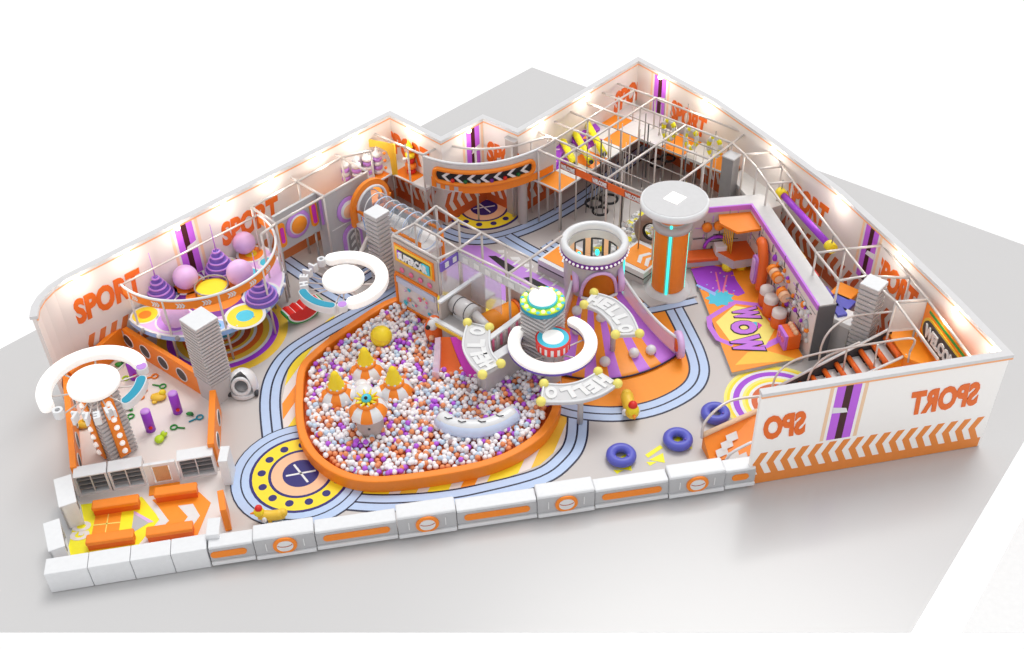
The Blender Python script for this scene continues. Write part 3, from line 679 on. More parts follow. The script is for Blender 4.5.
# ================================================================== round play deck with cones and spheres
ZD = 1.5
dc = at(203, 284, ZD); dm = PXM(203, 284) * .93; m_ = (at(203.5, 284, ZD) - at(202.5, 284, ZD)).length; DR = 80 * m_
wn = (cl[N0] - cl[N0 - 1]).normalized(); wnn = Vector((wn.y, -wn.x))       # into the hall
lim = cl[N0].dot(wnn) + .45                                               # keep clear of the wall
circ = circle(dc, DR, 72); deck = clip_poly([tuple(p) for p in circ], -wnn.x, -wnn.y, -lim)
t = thing('round_play_deck', 'round raised play deck printed with coloured circles by the left wall', 'deck', (dc.x, dc.y, 0))
b = MB().use('skyblue').prism(deck, ZD - .22, ZD - .03).build('rim', None, t)
MB().use('gloss_white').prism(deck, ZD - .03, ZD).build('deck_top', None, t)
top = MB().use('pink_lilac')
inner_deck = clip_poly([tuple(p) for p in circle(dc, DR * .97, 72)], -wnn.x, -wnn.y, -lim - .05)
top.flat(inner_deck, ZD + .004); top.use('plum').disc(at(212, 292, ZD), 41 * m_, ZD, ZD + .007, 48)
def dcirc(px, rs):
    c = at(*px, ZD)
    for i, (r, mm) in enumerate(rs): top.use(mm); top.disc(c, r * m_, ZD, ZD + .010 + .003 * i, 36)
dcirc((215, 294), [(28, 'orange'), (13.5, 'yellow')]); dcirc((187, 284), [(18, 'white'), (15.5, 'orange')]); dcirc((145, 315), [(14, 'white'), (12, 'yellow'), (6, 'orange')])
dcirc((245, 316), [(20, 'white'), (17, 'yellow'), (8.5, 'cyan')]); dcirc((217, 326), [(10, 'white'), (8, 'skyblue'), (4, 'teal')]); dcirc((228, 249), [(9, 'white'), (7.5, 'cyan'), (4, 'teal')])
dcirc((251, 254), [(15, 'white'), (12.5, 'orange'), (6, 'yellow')]); dcirc((163, 294), [(17, 'white'), (14, 'skyblue'), (8, 'navy')]); dcirc((221, 268), [(19, 'white'), (16.5, 'pale_yellow')]); dcirc((261, 294), [(19, 'white'), (16, 'skyblue')])
dcirc((175, 320), [(19, 'white'), (17, 'lilac'), (7, 'navy')]); dcirc((248, 276), [(14, 'white'), (12, 'cyan')]); dcirc((267, 262), [(9, 'white'), (7, 'cyan')])
top.build('printed_mat', None, t)
for k in range(14):
    a = radians(196 + k * 13.5); p = Vector((dc.x + DR * 1.0 * cos(a), dc.y + DR * 1.0 * sin(a), ZD - .08))
    if p.x * wnn.x + p.y * wnn.y < lim + .2: continue
    MB().use('mid_gray' if k % 2 else 'gloss_white').sphere(p, .1, 12, 8).build('edge_bulb', None, t)
ZR = 3.05; RR = DR * .97; rc = at(197, 254, ZR); rc = Vector((dc.x, dc.y, ZR))
arc = [p for p in circle(rc, RR, 90, radians(180), radians(440)) if p[0] * wnn.x + p[1] * wnn.y > lim + .02]
MB().use('gloss_white').tube([(p[0], p[1], ZR + .02) for p in arc], .05, 8).build('top_rail', None, t)
ban = [p for p in arc]
bb = MB().use('orange'); bb.strip(ban, .03, ZR - .36, ZR - .03); bn = bb.build('banner', None, t)
ch = MB().use('white')
for k in range(4, len(ban) - 4, 6):
    p = Vector(ban[k]); q = Vector(ban[k + 1]); e = (q - p).normalized(); n = Vector((e.y, -e.x)); n = n if n.dot(p - rc.to_2d()) > 0 else -n
    for j in range(3):
        o = p + e * j * .1 + n * .022
        for z0, z1 in ((ZR - .30, ZR - .195), (ZR - .09, ZR - .195)):
            a0, a1 = o, o + e * .07; k2 = .07
            ch.add([(a0.x, a0.y, z0), (a1.x, a1.y, z0), (a1.x + e.x * k2, a1.y + e.y * k2, z1), (a0.x + e.x * k2, a0.y + e.y * k2, z1)], [[0, 1, 2, 3]])
ch.build('banner_arrows', None, bn)
for k in (3, len(arc) // 5, 2 * len(arc) // 5, 3 * len(arc) // 5, 4 * len(arc) // 5, len(arc) - 4):
    p = arc[k]; MB().use('pipe').tube([(p[0], p[1], 0), (p[0], p[1], ZR)], .045, 8).build('post', None, t)
# straight rail along the wall side
MB().use('pipe').tube([(arc[0][0], arc[0][1], ZR), (arc[-1][0], arc[-1][1], ZR)], .04, 8).build('wall_rail', None, t)
c = at(213, 292, ZD); 
b = MB().use('steel').torus(c + Vector((0, 0, .32)), .62, .035, 32, 8); sp = b.build('trampoline_ring', None, t)
MB().use('yellow').disc(c, .58, ZD + .02, ZD + .2, 32).build('trampoline_bed', None, t)
for k in range(4):
    a = k * pi / 2 + .4; MB().use('steel').tube([c + Vector((.62 * cos(a), .62 * sin(a), 0)), c + Vector((.62 * cos(a), .62 * sin(a), .32))], .025, 6).build('ring_leg', None, t)
# stepped cones and spheres resting on the deck
def cone(label, px, r=.56, h=1.15):
    g = at(*px, ZD) + Vector((0, 0, .02)); t = thing('stepped_cone', label, 'cone', g, 'purple stepped cones on the round deck')
    for k in range(5):
        rr = r * (1 - k * .19); z = h * .8 * k / 5
        MB().use('violet').lathe((g.x, g.y, g.z + z), [(rr, 0), (rr * .92, h * .13), (rr * .8, h * .15), (0.001, h * .16)], 24).build('tier', None, t)
        MB().use('lilac').torus(g + Vector((0, 0, z + h * .13)), rr * .9, .035, 24, 6).build('tier_rim', None, t)
    MB().use('lilac').tube([g + Vector((0, 0, h * .75)), g + Vector((0, 0, h * 1.75))], .03, 6, r1=.012).build('spike', None, t)
cone('purple stepped cone with pole on the left part of the round deck', (161, 297)); cone('purple stepped cone with pole on the middle of the round deck', (221, 272), .62, 1.25); cone('purple stepped cone at the right end of the round deck', (262, 299), .62, 1.2)
def ball(label, px, r, m='pink_lilac'):
    g = at(*px, ZD + .03); t = thing('play_sphere', label, 'ball', g, 'pale lilac spheres on the round deck')
    MB().use(m).sphere(g + Vector((0, 0, r)), r, 28, 18).build('shell', None, t); MB().use('lilac').disc(g, r * .3, ZD + .01, ZD + .06, 20).build('foot', None, t)
ball('pale lilac sphere nearest the purple stripe of the left wall', (188, 287), .47); ball('pale lilac sphere highest in view, at the far end of the round deck', (246, 252), .44); ball('pale lilac sphere between two cones at the right of the deck', (242, 283), .5); ball('pale lilac sphere at the front left under the orange banner', (178, 325), .5)
# watermelon slice
g = at(304, 318); t = thing('watermelon_seat', 'red and green watermelon slice seat on the grey floor', 'seat', g)
e = Vector((cos(radians(38)), sin(radians(38)), 0)); n = Vector((-e.y, e.x, 0))
def wedge(b, r, w, z0=0.0, bite=False):
    pts = [(r * cos(a), r * .78 * sin(a) + r * .78) for a in [pi + pi * k / 20 for k in range(21)]]
    if bite: pts = pts + [(r * x, r * (.78 + y)) for x, y in ((.95, .05), (.7, -.04), (.5, .08), (.3, -.06), (.1, .08), (-.15, -.05), (-.35, .08), (-.6, -.04), (-.85, .05))]
    vs = [g + e * x + n * (s * w) + Vector((0, 0, z + z0)) for s in (-1, 1) for x, z in pts]; k = len(pts)
    b.add(vs, [list(range(k)), list(range(2 * k - 1, k - 1, -1))] + [[i, k + i, k + (i + 1) % k, (i + 1) % k] for i in range(k)])
b = MB().use('green'); wedge(b, .8, .24); b.build('rind', None, t); b = MB().use('white'); wedge(b, .74, .255, .07); b.build('pith', None, t); b = MB().use('red'); wedge(b, .68, .27, .14, True); b.build('flesh', None, t)
# white helmet shaped ride
g = at(245, 391); t = thing('toy_ride', 'white rounded ride-on toy with open front beside the slatted pillar', 'ride', g)
MB().use('gloss_white').lathe(g + Vector((0, 0, .12)), [(.5, 0), (.52, .15), (.5, .4), (.42, .62), (.28, .76), (.1, .82), (0.001, .83)], 24, a0=radians(-40), a1=radians(220)).build('shell', None, t)
MB().use('gloss_white').disc(g, .52, .04, .18, 28).build('base', None, t); MB().use('gray').disc(g + Vector((0, .05, 0)), .36, .18, .34, 24).build('seat', None, t)
MB().use('gloss_white').torus(g + Vector((0, -.3, .5)), .3, .07, 20, 8, nrm=(0, -1, .35)).build('door_rim', None, t)
for s in (-1, 1):
    MB().use('dark').tube([g + Vector((s * .42, -.25, .12)), g + Vector((s * .52, -.25, .12))], .12, 14).build('wheel', None, t)
# ================================================================== ball pit
pin = [(306, 368), (320, 352), (350, 329), (396, 301), (420, 312), (440, 330), (470, 345), (520, 350), (549, 372), (553, 400), (545, 421), (530, 437), (500, 454), (460, 465), (400, 474), (365, 475), (340, 468), (320, 454), (309, 438), (304, 420), (303, 395)]
PZ = .52
ppts = [at(*p, PZ) for p in pin]; pit = smooth_path([(p.x, p.y, 0) for p in ppts], True, 5); pit = [(p.x, p.y) for p in pit]
if sum(pit[i][0] * pit[(i + 1) % len(pit)][1] - pit[(i + 1) % len(pit)][0] * pit[i][1] for i in range(len(pit))) < 0: pit.reverse()
pout = offs(pit, -.28, True)
t = thing('ball_pit', 'large orange padded ball pit border in the middle of the hall', 'ball pit', (sum(p[0] for p in pit) / len(pit), sum(p[1] for p in pit) / len(pit), 0))
MB().use('orange').ring([tuple(p) for p in pout], pit, 0, PZ).build('border', None, t, bevel=.05)
MB().use('deep_orange').prism(pit, .0, .05).build('pit_bottom', None, t)
def inside(x, y, poly):
    r = False; n = len(poly)
    for i in range(n):
        a, b_ = poly[i], poly[i - 1]
        if (a[1] > y) != (b_[1] > y) and x < (b_[0] - a[0]) * (y - a[1]) / (b_[1] - a[1]) + a[0]: r = not r
    return r
pball = [tuple(p) for p in offs(pit, .12, True)]
xs = [p[0] for p in pball]; ys = [p[1] for p in pball]; BR = .095; pts = []
rng = random.Random(3)
y = min(ys); row = 0
while y < max(ys):
    x = min(xs) + (row % 2) * BR
    while x < max(xs):
        px, py = x + rng.uniform(-.035, .035), y + rng.uniform(-.035, .035)
        if inside(px, py, pball): pts.append((px, py, .34 + rng.uniform(-.03, .07)))
        x += BR * 2.06
    y += BR * 1.8; row += 1
# a looser second layer on top
for _ in range(900):
    px, py = rng.uniform(min(xs), max(xs)), rng.uniform(min(ys), max(ys))
    if inside(px, py, pball): pts.append((px, py, .45 + rng.uniform(0, .06)))
pts = [p for p in pts]
def clump(px, py): return sin(px * 2.3 + 1) * cos(py * 2.9) + sin(px * 5.1 - py * 3.7) * .7
def pick(p):
    r = rng.random(); c_ = clump(p[0], p[1])
    pu = .08 + (.4 if c_ > 1.05 else 0); og = .17
    return 'ball_purple' if r < pu else 'ball_orange' if r < pu + og else 'ball_blue' if r < pu + og + .14 else 'ball_dark' if r < pu + og + .15 else 'ball_white'
pts.sort(key=lambda p: p[1] - p[2] * 3)
front, rest = [], []
cand = [i for i, p in enumerate(pts) if p[2] > .44]; near_i = set(cand[:300])
for i, p in enumerate(pts): (front if i in near_i else rest).append(p)
tb_ = MB(); tb_.sphere((0, 0, 0), BR, 10, 7); unit_v, unit_f = tb_.v, tb_.f
colname = {'ball_purple': 'purple', 'ball_orange': 'orange', 'ball_blue': 'pale blue', 'ball_dark': 'dusky grey', 'ball_white': 'white'}
protos = {}
for p in front:
    k = pick(p)
    if k not in protos:
        b = MB().use(k); b.add(unit_v, unit_f, True); o = b.build('pit_ball', None, None); o.location = p
        for v in o.data.vertices: pass
        me = o.data; zmin = min(v.co.z for v in me.vertices)
        for v in me.vertices: v.co.z += -BR - zmin
        protos[k] = o
    else: o = protos[k].copy(); C.objects.link(o); o.location = p
    tag(o, 'small %s plastic ball lying on top near the front of the ball pit' % colname[k], 'ball', colname[k] + ' balls on top in the ball pit')
nv = len(unit_v); V_, F_, MI = [], [], []; mk_ = list(colname)
for i, p in enumerate(rest):
    V_ += [(v[0] + p[0], v[1] + p[1], v[2] + p[2]) for v in unit_v]; F_ += [[j + i * nv for j in f] for f in unit_f]; MI += [mk_.index(pick(p))] * len(unit_f)
me = bpy.data.meshes.new('ball_mass'); me.from_pydata(V_, [], F_)
for k in mk_: me.materials.append(M[k])
me.polygons.foreach_set('material_index', MI); me.polygons.foreach_set('use_smooth', [True] * len(F_)); me.update()
o = bpy.data.objects.new('ball_mass', me); C.objects.link(o); tag(o, 'mass of white, purple, orange and pale blue balls filling the orange pit', 'balls', None, 'stuff')
# striped carousels
BZ = .38
def carousel(label, px, kind=0, r=.78):
    g = at(*px, BZ); t = thing('spinning_top', label, 'play float', g, 'orange and white striped floats with yellow crowns')
    seg = 10
    if kind: 
        MB().use('taupe').lathe(g, [(.42, -.1), (.46, .2), (.46, .6), (.4, .85), (0.001, .9)], 24).build('bowl', None, t); g = g + Vector((0, 0, .85))
        MB().use('dark').sphere(g + Vector((.02, -.45, -.4)), .05, 8, 6).build('button', None, t)
    b = MB()
    for k in range(seg):
        b.use('orange' if k % 2 else 'gloss_white'); b.lathe(g, [(r, -.02), (r * 1.02, .08), (r * .8, .3), (r * .45, .42), (0.001, .44)], 3, a0=2 * pi * k / seg, a1=2 * pi * (k + 1) / seg)
    b.build('skirt', None, t)
    MB().use('orange').torus(g + Vector((0, 0, .42)), r * .45, .09, 24, 8).build('rim', None, t)
    for k in range(8):
        a = 2 * pi * k / 8 + .2; MB().use('gloss_white').sphere(g + Vector((r * .45 * cos(a), r * .45 * sin(a), .5)), .05, 8, 6).build('rim_bulb', None, t)
    if kind:
        for k in range(10):
            a = 2 * pi * k / 10; MB().use('yellow').tube([g + Vector((.12 * cos(a), .12 * sin(a), .5)), g + Vector((.42 * cos(a), .42 * sin(a), .62))], .07, 8, r1=.02).build('petal', None, t)
        MB().use('cyan').sphere(g + Vector((0, -.03, .6)), .17, 16, 10).build('eye', None, t); MB().use('black').sphere(g + Vector((0, -.11, .7)), .07, 10, 8).build('pupil', None, t)
    else:
        MB().use('yellow').lathe(g + Vector((0, 0, .42)), [(r * .5, 0), (r * .45, .18), (r * .36, .25), (r * .35, .4), (r * .25, .48), (r * .22, .62), (r * .1, .72), (0.001, .74)], 20).build('crown', None, t)
        for k in range(8):
            a = 2 * pi * k / 8; MB().use('yellow').tube([g + Vector((r * .42 * cos(a), r * .42 * sin(a), .42)), g + Vector((r * .3 * cos(a), r * .3 * sin(a), .62)), g + Vector((r * .12 * cos(a), r * .12 * sin(a), 1.0))], .06, 6, r1=.03).build('crown_rib', None, t)
carousel('striped float with yellow crown farthest back in the ball pit', (367, 372), r=.62); carousel('striped float with yellow crown at the left side of the ball pit', (338, 396), r=.62); carousel('striped float with yellow crown at the right of the four', (395, 391), r=.62); carousel('striped float with a blue eye on a grey bowl, nearest the front', (371, 429), 1, r=.64)
g = at(364, 394, BZ); t = thing('soft_island', 'white soft cushion heap between the four striped floats', 'cushion', g)
for k, (dx, dy, r) in enumerate(((0, 0, .36), (-.5, -.1, .3), (.5, -.1, .3), (.1, -.45, .3), (-.1, .35, .26))): MB().use('gloss_white').sphere(g + Vector((dx, dy, .1)), r, 16, 10, (1, 1, .7)).build('cushion', None, t)
g = at(382, 342, BZ); t = thing('yellow_ball', 'big bright yellow ball near the back of the ball pit', 'ball', g); MB().use('yellow').sphere(g + Vector((0, 0, .28)), .4, 24, 16).build('shell', None, t); MB().use('gold').torus(g + Vector((0, 0, .28)), .395, .014, 28, 6, nrm=(.3, .2, 1)).build('seam', None, t)
# long inflatable crescent
cp = [at(*p, BZ + .2) for p in ((441, 419), (452, 427), (475, 430), (497, 425), (514, 414))]
pth = smooth_path(cp, sub=6); t = thing('inflatable_roll', 'curved translucent white inflatable roll lying in the ball pit', 'float', at(478, 430, BZ))
b = MB().use('pale_blue'); b.tube(pth, .3, 14); b.build('lower_tube', None, t)
b = MB().use('gloss_white'); b.tube([p + Vector((0, .04, .08)) for p in pth[1:-1]], .27, 14); b.build('upper_tube', None, t)
for k in (5, 9, 14, 19):
    p = pth[k] + Vector((0, 0, .37)); MB().use('dark').tube([p + Vector((-.14, .05, 0)), p + Vector((-.03, -.03, 0)), p + Vector((.13, .0, 0))], .018, 5).build('mark', None, t)
for k in (0, -1): MB().use('lilac').sphere(pth[k], .2, 12, 8).build('end_cap', None, t)

# small floor things near the barrier
def swim_ring(label, px):
    g = at(*px); t = thing('swim_ring', label, 'ring', g, 'blue inflatable rings on the floor')
    MB().use('tube_blue').torus(g + Vector((0, 0, .18)), .34, .165, 36, 16).build('ring_tube', None, t); MB().use('violet').tube([g + Vector((.2, -.16, .32)), g + Vector((.22, -.18, .38))], .03, 8).build('valve', None, t)
swim_ring('blue inflatable ring nearest the barrier emblem and farthest left', (621, 459)); swim_ring('middle one of the three blue inflatable rings', (677.5, 443)); swim_ring('blue inflatable ring beside the pink and yellow floor circles', (715, 417))
def duck(label, px, ang, s=1):
    g = at(*px); t = thing('toy_duck', label, 'toy', g, None); d = Vector((cos(ang), sin(ang), 0)); n = Vector((-d.y, d.x, 0)); up = Vector((0, 0, 1))
    b = MB().use('gold'); b.tube([g - d * .5 * s + up * .38 * s, g - d * .3 * s + up * .32 * s, g + up * .3 * s, g + d * .32 * s + up * .34 * s, g + d * .5 * s + up * .45 * s], .24 * s, 12); b.build('body', None, t)
    MB().use('gold').sphere(g - d * .5 * s + up * .42 * s, .2 * s, 12, 8).build('tail', None, t); MB().use('yellow').sphere(g + d * .52 * s + up * .6 * s, .24 * s, 14, 10).build('head', None, t)
    MB().use('red').sphere(g + d * .5 * s + up * .82 * s, .17 * s, 12, 8).build('cap', None, t); MB().use('orange').tube([g + d * .7 * s + up * .55 * s, g + d * .9 * s + up * .52 * s], .08 * s, 8, r1=.02).build('beak', None, t)
    for q in (-1, 1):
        MB().use('gloss_white').sphere(g + n * q * .22 * s + d * .3 * s + up * .3 * s, .12 * s, 10, 8, (1, 1, 1.3)).build('wing', None, t)
        MB().use('gold').disc(g + n * q * .15 * s + d * .1 * s, .09 * s, 0, .14 * s, 12).build('foot', None, t)
duck('yellow rocking duck with red cap lying by the barrier left', (273, 520), radians(183), .72); duck('yellow duck with red cap on the blue track below the orange field', (629, 412), radians(-84), .95)
# blue-white small signs, crouching ramp beside the front wall
q = [at(*p) for p in ((705, 436), (754, 412), (760, 476), (716, 478))]
t = thing('entry_ramp', 'orange ramp with white checks and a curved handrail beside the front wall', 'ramp', q[0])
za, zb = .0, .55
tp = [at(703, 436, .55), at(757, 412, .55), at(752, 455, .1), at(710, 461, .1)]
b = MB().use('orange'); vs = [Vector((p.x, p.y, 0)) for p in tp] + tp; b.add(vs, [[0, 1, 2, 3], [7, 6, 5, 4], [0, 4, 5, 1], [1, 5, 6, 2], [2, 6, 7, 3], [3, 7, 4, 0]]); b.build('ramp_body', None, t)
e0, e1 = tp[0], tp[1]; b = MB().use('wall_peach'); b.tube([e0 + Vector((0, 0, .05)), e1 + Vector((0, 0, .05))], .09, 8); b.build('upper_edge', None, t)
ck = MB().use('white')
for px in ((732, 437), (727, 444.5), (722, 452), (733, 455), (742, 458)):
    c = at(*px, .3); f = (px[1] - 424) / 35; zz = .55 - .45 * min(1, max(0, (px[1] - 424) / 37)) + .02; c = at(*px, zz); ex = (tp[1] - tp[0]).normalized() * .22; ey = (tp[3] - tp[0]).normalized() * .13
    ck.add([c - ex - ey, c + ex - ey, c + ex + ey, c - ex + ey], [[3, 2, 1, 0]])
ck.build('check_marks', None, t)
hr = smooth_path([at(702, 438, .5), at(704, 424, 1.0), at(716, 410, 1.3), at(733, 400, 1.4), at(762, 396, 1.4)], sub=5); MB().use('pipe').tube(hr, .05, 8).build('handrail', None, t)
hr2 = smooth_path([at(726, 460, .2), at(733, 452, .55), at(752, 442, .9)], sub=4); MB().use('gloss_white').tube(hr2, .05, 8).build('handrail', None, t)
# ================================================================== pipe frames
def pipe_frame(label, nodes, edges, z=3.5, posts=None, low=(), r=.045, cat='frame', m='pipe'):
    c = L(sum(n[0] for n in nodes) / len(nodes), sum(n[1] for n in nodes) / len(nodes)); t = thing('pipe_frame', label, cat, c, 'white pipe frames of the play structure')
    for i, n in enumerate(nodes):
        if posts is None or i in posts: MB().use('steel' if 0 else m).tube([L(n[0], n[1], 0), L(n[0], n[1], z)], r, 8).build('post', None, t)
    for a, b_ in edges: MB().use(m).tube([L(*nodes[a], z), L(*nodes[b_], z)], r * 1.15, 8).build('beam', None, t)
    for a, b_, zz in low: MB().use(m).tube([L(*nodes[a], zz), L(*nodes[b_], zz)], r, 8).build('low_beam', None, t)
    return t
def deck_pad(t, us, vs, z, m, name='deck_panel', th=.12):
    c = L((us[0] + us[1]) / 2, (vs[0] + vs[1]) / 2); return MB().use(m).frame(c, AX, (us[1] - us[0] - .02, vs[1] - vs[0] - .02), z - th, z).build(name, None, t)
def disc_on(c, nrm, prof, m, name, parent, seg=32, sx=1):
    nrm = Vector(nrm).normalized(); ex = Vector((-nrm.y, nrm.x, 0)); ex.normalize(); M_ = Matrix((ex * sx, Vector((0, 0, 1)), nrm)).transposed().to_4x4()
    return MB().use(m).lathe(c, prof, seg, mtx=M_).build(name, None, parent)
def capsule_plate(c, ex, w, h, r, m, name, parent, out=0., th=.03, nrm=BX):
    """upright plate with round corners on a facade"""
    ex = Vector(ex).normalized(); pts = []
    for cx_, cz_, a0 in ((w / 2 - r, h / 2 - r, 0), (-w / 2 + r, h / 2 - r, pi / 2), (-w / 2 + r, -h / 2 + r, pi), (w / 2 - r, -h / 2 + r, 1.5 * pi)):
        pts += [(cx_ + r * cos(a0 + k * pi / 12), cz_ + r * sin(a0 + k * pi / 12)) for k in range(7)]
    nrm = Vector(nrm); vs = [c + ex * x + Vector((0, 0, z)) + nrm * out for x, z in pts] + [c + ex * x + Vector((0, 0, z)) + nrm * (out + th) for x, z in pts]; n = len(pts)
    return MB().use(m).add(vs, [list(range(n))[::-1], list(range(n, 2 * n))] + [[i, (i + 1) % n, n + (i + 1) % n, n + i] for i in range(n)]).build(name, None, parent)
pipe_frame('white pipe frame behind the grey panel with the orange oval, left wall', [(16.6, -3.05), (14.26, -3.05), (11.96, -3.05), (16.5, -4.62), (14.2, -4.65), (11.9, -4.65), (14.16, -5.32), (13.13, -5.32), (12.0, -5.32), (17.4, -2.92), (10.85, -5.15), (10.8, -4.1)],
           [(0, 1), (1, 2), (3, 4), (4, 5), (0, 3), (1, 4), (4, 6), (6, 7), (7, 8), (5, 8), (2, 5), (0, 9), (8, 10), (5, 11)])
# ---- grey facade with medallions
t = thing('grey_facade', 'long grey facade panel with orange oval and purple rings on the left', 'panel', L(15.3, -3.6))
MB().use('gray').frame(L(15.3, -3.58), AX, (2.1, .12), 1.75, 3.45).build('board', None, t)
for s in (14.5, 16.2): MB().use('steel').tube([L(s, -3.6, 0), L(s, -3.6, 1.75)], .05, 8).build('leg', None, t)
cc = L(15.32, -3.51, 2.6)
f = disc_on(cc, BX, [(.0, .0), (.58, 0), (.58, .04), (.4, .05), (.001, .05)], 'lilac', 'oval_ring', t); disc_on(cc + BX * .05, BX, [(.42, 0), (.42, .03), (.001, .04)], 'gloss_white', 'oval_rim', f); disc_on(cc + BX * .09, BX, [(.37, 0), (.37, .02), (.001, .03)], 'mat_orange', 'oval_face', f)
capsule_plate(L(14.5, -3.51, 2.65), AX, .36, 1.15, .17, 'mat_orange', 'slot_frame', t); capsule_plate(L(14.5, -3.48, 2.65), AX, .18, .85, .08, 'magenta', 'slot_face', t)
capsule_plate(L(16.12, -3.51, 2.5), AX, .34, 1.1, .16, 'mat_orange', 'slot_frame', t); capsule_plate(L(16.12, -3.48, 2.5), AX, .16, .7, .07, 'magenta', 'slot_face', t)
MB().use('lilac').frame(L(14.27, -3.3), AX, (.1, .05), 2.1, 3.3).build('edge_light', None, t)
t = thing('grey_tower', 'tall grey tower block with a ring above an arched door sign', 'tower', L(13.1, -3.2))
MB().use('gray').frame(L(13.1, -3.1), AX, (2.25, .12), 0, 3.45).build('front_board', None, t); MB().use('gray').frame(L(14.17, -3.38), BX, (.6, .1), 0, 3.45).build('side_board', None, t)
cc = L(13.2, -3.03, 2.38)
f = disc_on(cc, BX, [(.0, .0), (.56, 0), (.56, .05), (.38, .06), (.001, .06)], 'lilac', 'medallion_ring', t); disc_on(cc + BX * .06, BX, [(.4, 0), (.4, .04), (.001, .05)], 'gloss_white', 'medallion_rim', f); disc_on(cc + BX * .1 + Vector((0, 0, -.04)), BX, [(.3, 0), (.3, .02), (.001, .03)], 'peach', 'medallion_face', f)
MB().use('white').frame(L(13.1, -3.03), AX, (2.0, .03), 1.78, 1.82).build('trim_line', None, t)
f = capsule_plate(L(13.15, -3.03, .75), AX, 1.0, 1.75, .48, 'lilac', 'arch_ring', t, th=.05); capsule_plate(L(13.15, -2.98, .72), AX, .68, 1.45, .33, 'gloss_white', 'arch_rim', f); f2 = capsule_plate(L(13.15, -2.95, .72), AX, .56, 1.3, .27, 'mid_gray', 'arch_face', f)
for k in range(3):
    z = .4 + k * .36; c = L(13.15, -2.9, z); MB().use('white').add([c + AX * -.2 + Vector((0, 0, -.12)), c + Vector((0, 0, .02)), c + AX * .2 + Vector((0, 0, -.12)), c + AX * .2 + Vector((0, 0, .04)), c + Vector((0, 0, .18)), c + AX * -.2 + Vector((0, 0, .04))], [[0, 1, 4, 5], [1, 2, 3, 4]]).build('arrow', None, f)
# ---- striped bumpers hanging behind (white and violet rolls)
for i, (u, v) in enumerate(((11.55, -5.0), (11.25, -4.6), (10.95, -5.0), (10.6, -4.65), (10.35, -5.0), (10.1, -4.6))):
    t = thing('striped_bumper', 'hanging white and lilac striped punch roll, number %s counting from the grey tower' % ['one', 'two', 'three', 'four', 'five', 'six'][i], 'bumper', L(u, v, 1.9), 'striped punch rolls')
    for k in range(5):
        MB().use('gloss_white' if k % 2 == 0 else 'lilac').lathe(L(u, v, 1.92 + k * .2), [(0.001, 0), (.17, .01), (.2, .06), (.2, .14), (.17, .19), (0.001, .2)], 16).build('segment', None, t)
    MB().use('gloss_white').lathe(L(u, v, 2.92), [(.13, 0), (.05, .14), (0.001, .3)], 12).build('tip', None, t)
# ---- back left deck and skirt
t = thing('back_deck', 'orange and white raised play deck in the back left corner', 'deck', L(10.4, -4.4))
for us, vs, m in (((11.9, 14.1), (-5.25, -3.6), 'mat_orange'), ((9.85, 11.9), (-5.2, -4.15), 'orange'), ((8.75, 9.85), (-5.2, -4.15), 'white'), ((8.7, 9.75), (-4.15, -3.0), 'orange'), ((8.6, 9.75), (-3.0, -2.2), 'white'), ((10.8, 11.9), (-4.15, -3.1), 'mat_orange')): deck_pad(t, us, vs, 1.9, m)
for u, v in ((9.75, -4.1), (11.9, -3.1), (9.7, -2.3), (8.7, -2.2), (13.9, -5.1)): MB().use('steel').tube([L(u, v, 0), L(u, v, 1.8)], .05, 8).build('leg', None, t)
MB().use('white').tube([L(11.9, -4.12, 1.9), L(9.78, -4.12, 1.9), L(9.72, -2.2, 1.9)], .05, 8).build('edge_trim', None, t)
pipe_frame('white pipe frame in the back left corner above the orange deck', [(8.63, -5.15), (9.8, -5.1), (9.75, -4.1), (8.7, -3.95), (8.69, -2.8), (8.57, -2.17), (9.68, -2.24), (9.7, -3.1)], [(0, 1), (1, 2), (0, 3), (2, 7), (7, 6), (3, 4), (4, 5), (5, 6), (3, 2)][:2] + [(0, 3), (3, 4), (4, 5), (5, 6), (6, 7), (7, 2)])
t = thing('yellow_arch', 'flat yellow arch panel standing in the back left corner', 'arch', L(10.0, -4.6, 1.9))
vs = []; pts = [(-.75, 0), (-.55, 0), (-.52, .8), (-.4, 1.12), (0, 1.25), (.4, 1.12), (.52, .8), (.55, 0), (.75, 0), (.75, 1.5), (-.75, 1.5)]
vs = [L(9.95 - x * .35, -4.6 + x, 1.9 + z) for x, z in pts] + [L(9.95 - x * .35 + .08, -4.6 + x, 1.9 + z) for x, z in pts]; n = len(pts)
MB().use('gold').add(vs, [[0, 1, 2, 10], [2, 3, 10], [3, 4, 10], [4, 9, 10], [4, 5, 9], [5, 6, 9], [6, 7, 8, 9], [n + 10, n + 2, n + 1, n], [n + 10, n + 3, n + 2], [n + 10, n + 4, n + 3], [n + 10, n + 9, n + 4], [n + 9, n + 5, n + 4], [n + 9, n + 6, n + 5], [n + 9, n + 8, n + 7, n + 6]] + [[(i + 1) % n, i, n + i, n + (i + 1) % n] for i in range(n)]).build('arch_panel', None, t)
for k in range(3): MB().use('orange').sphere(L(10.15, -4.05, 2.4 + k * .35), .07, 10, 6).build('dot', None, t)
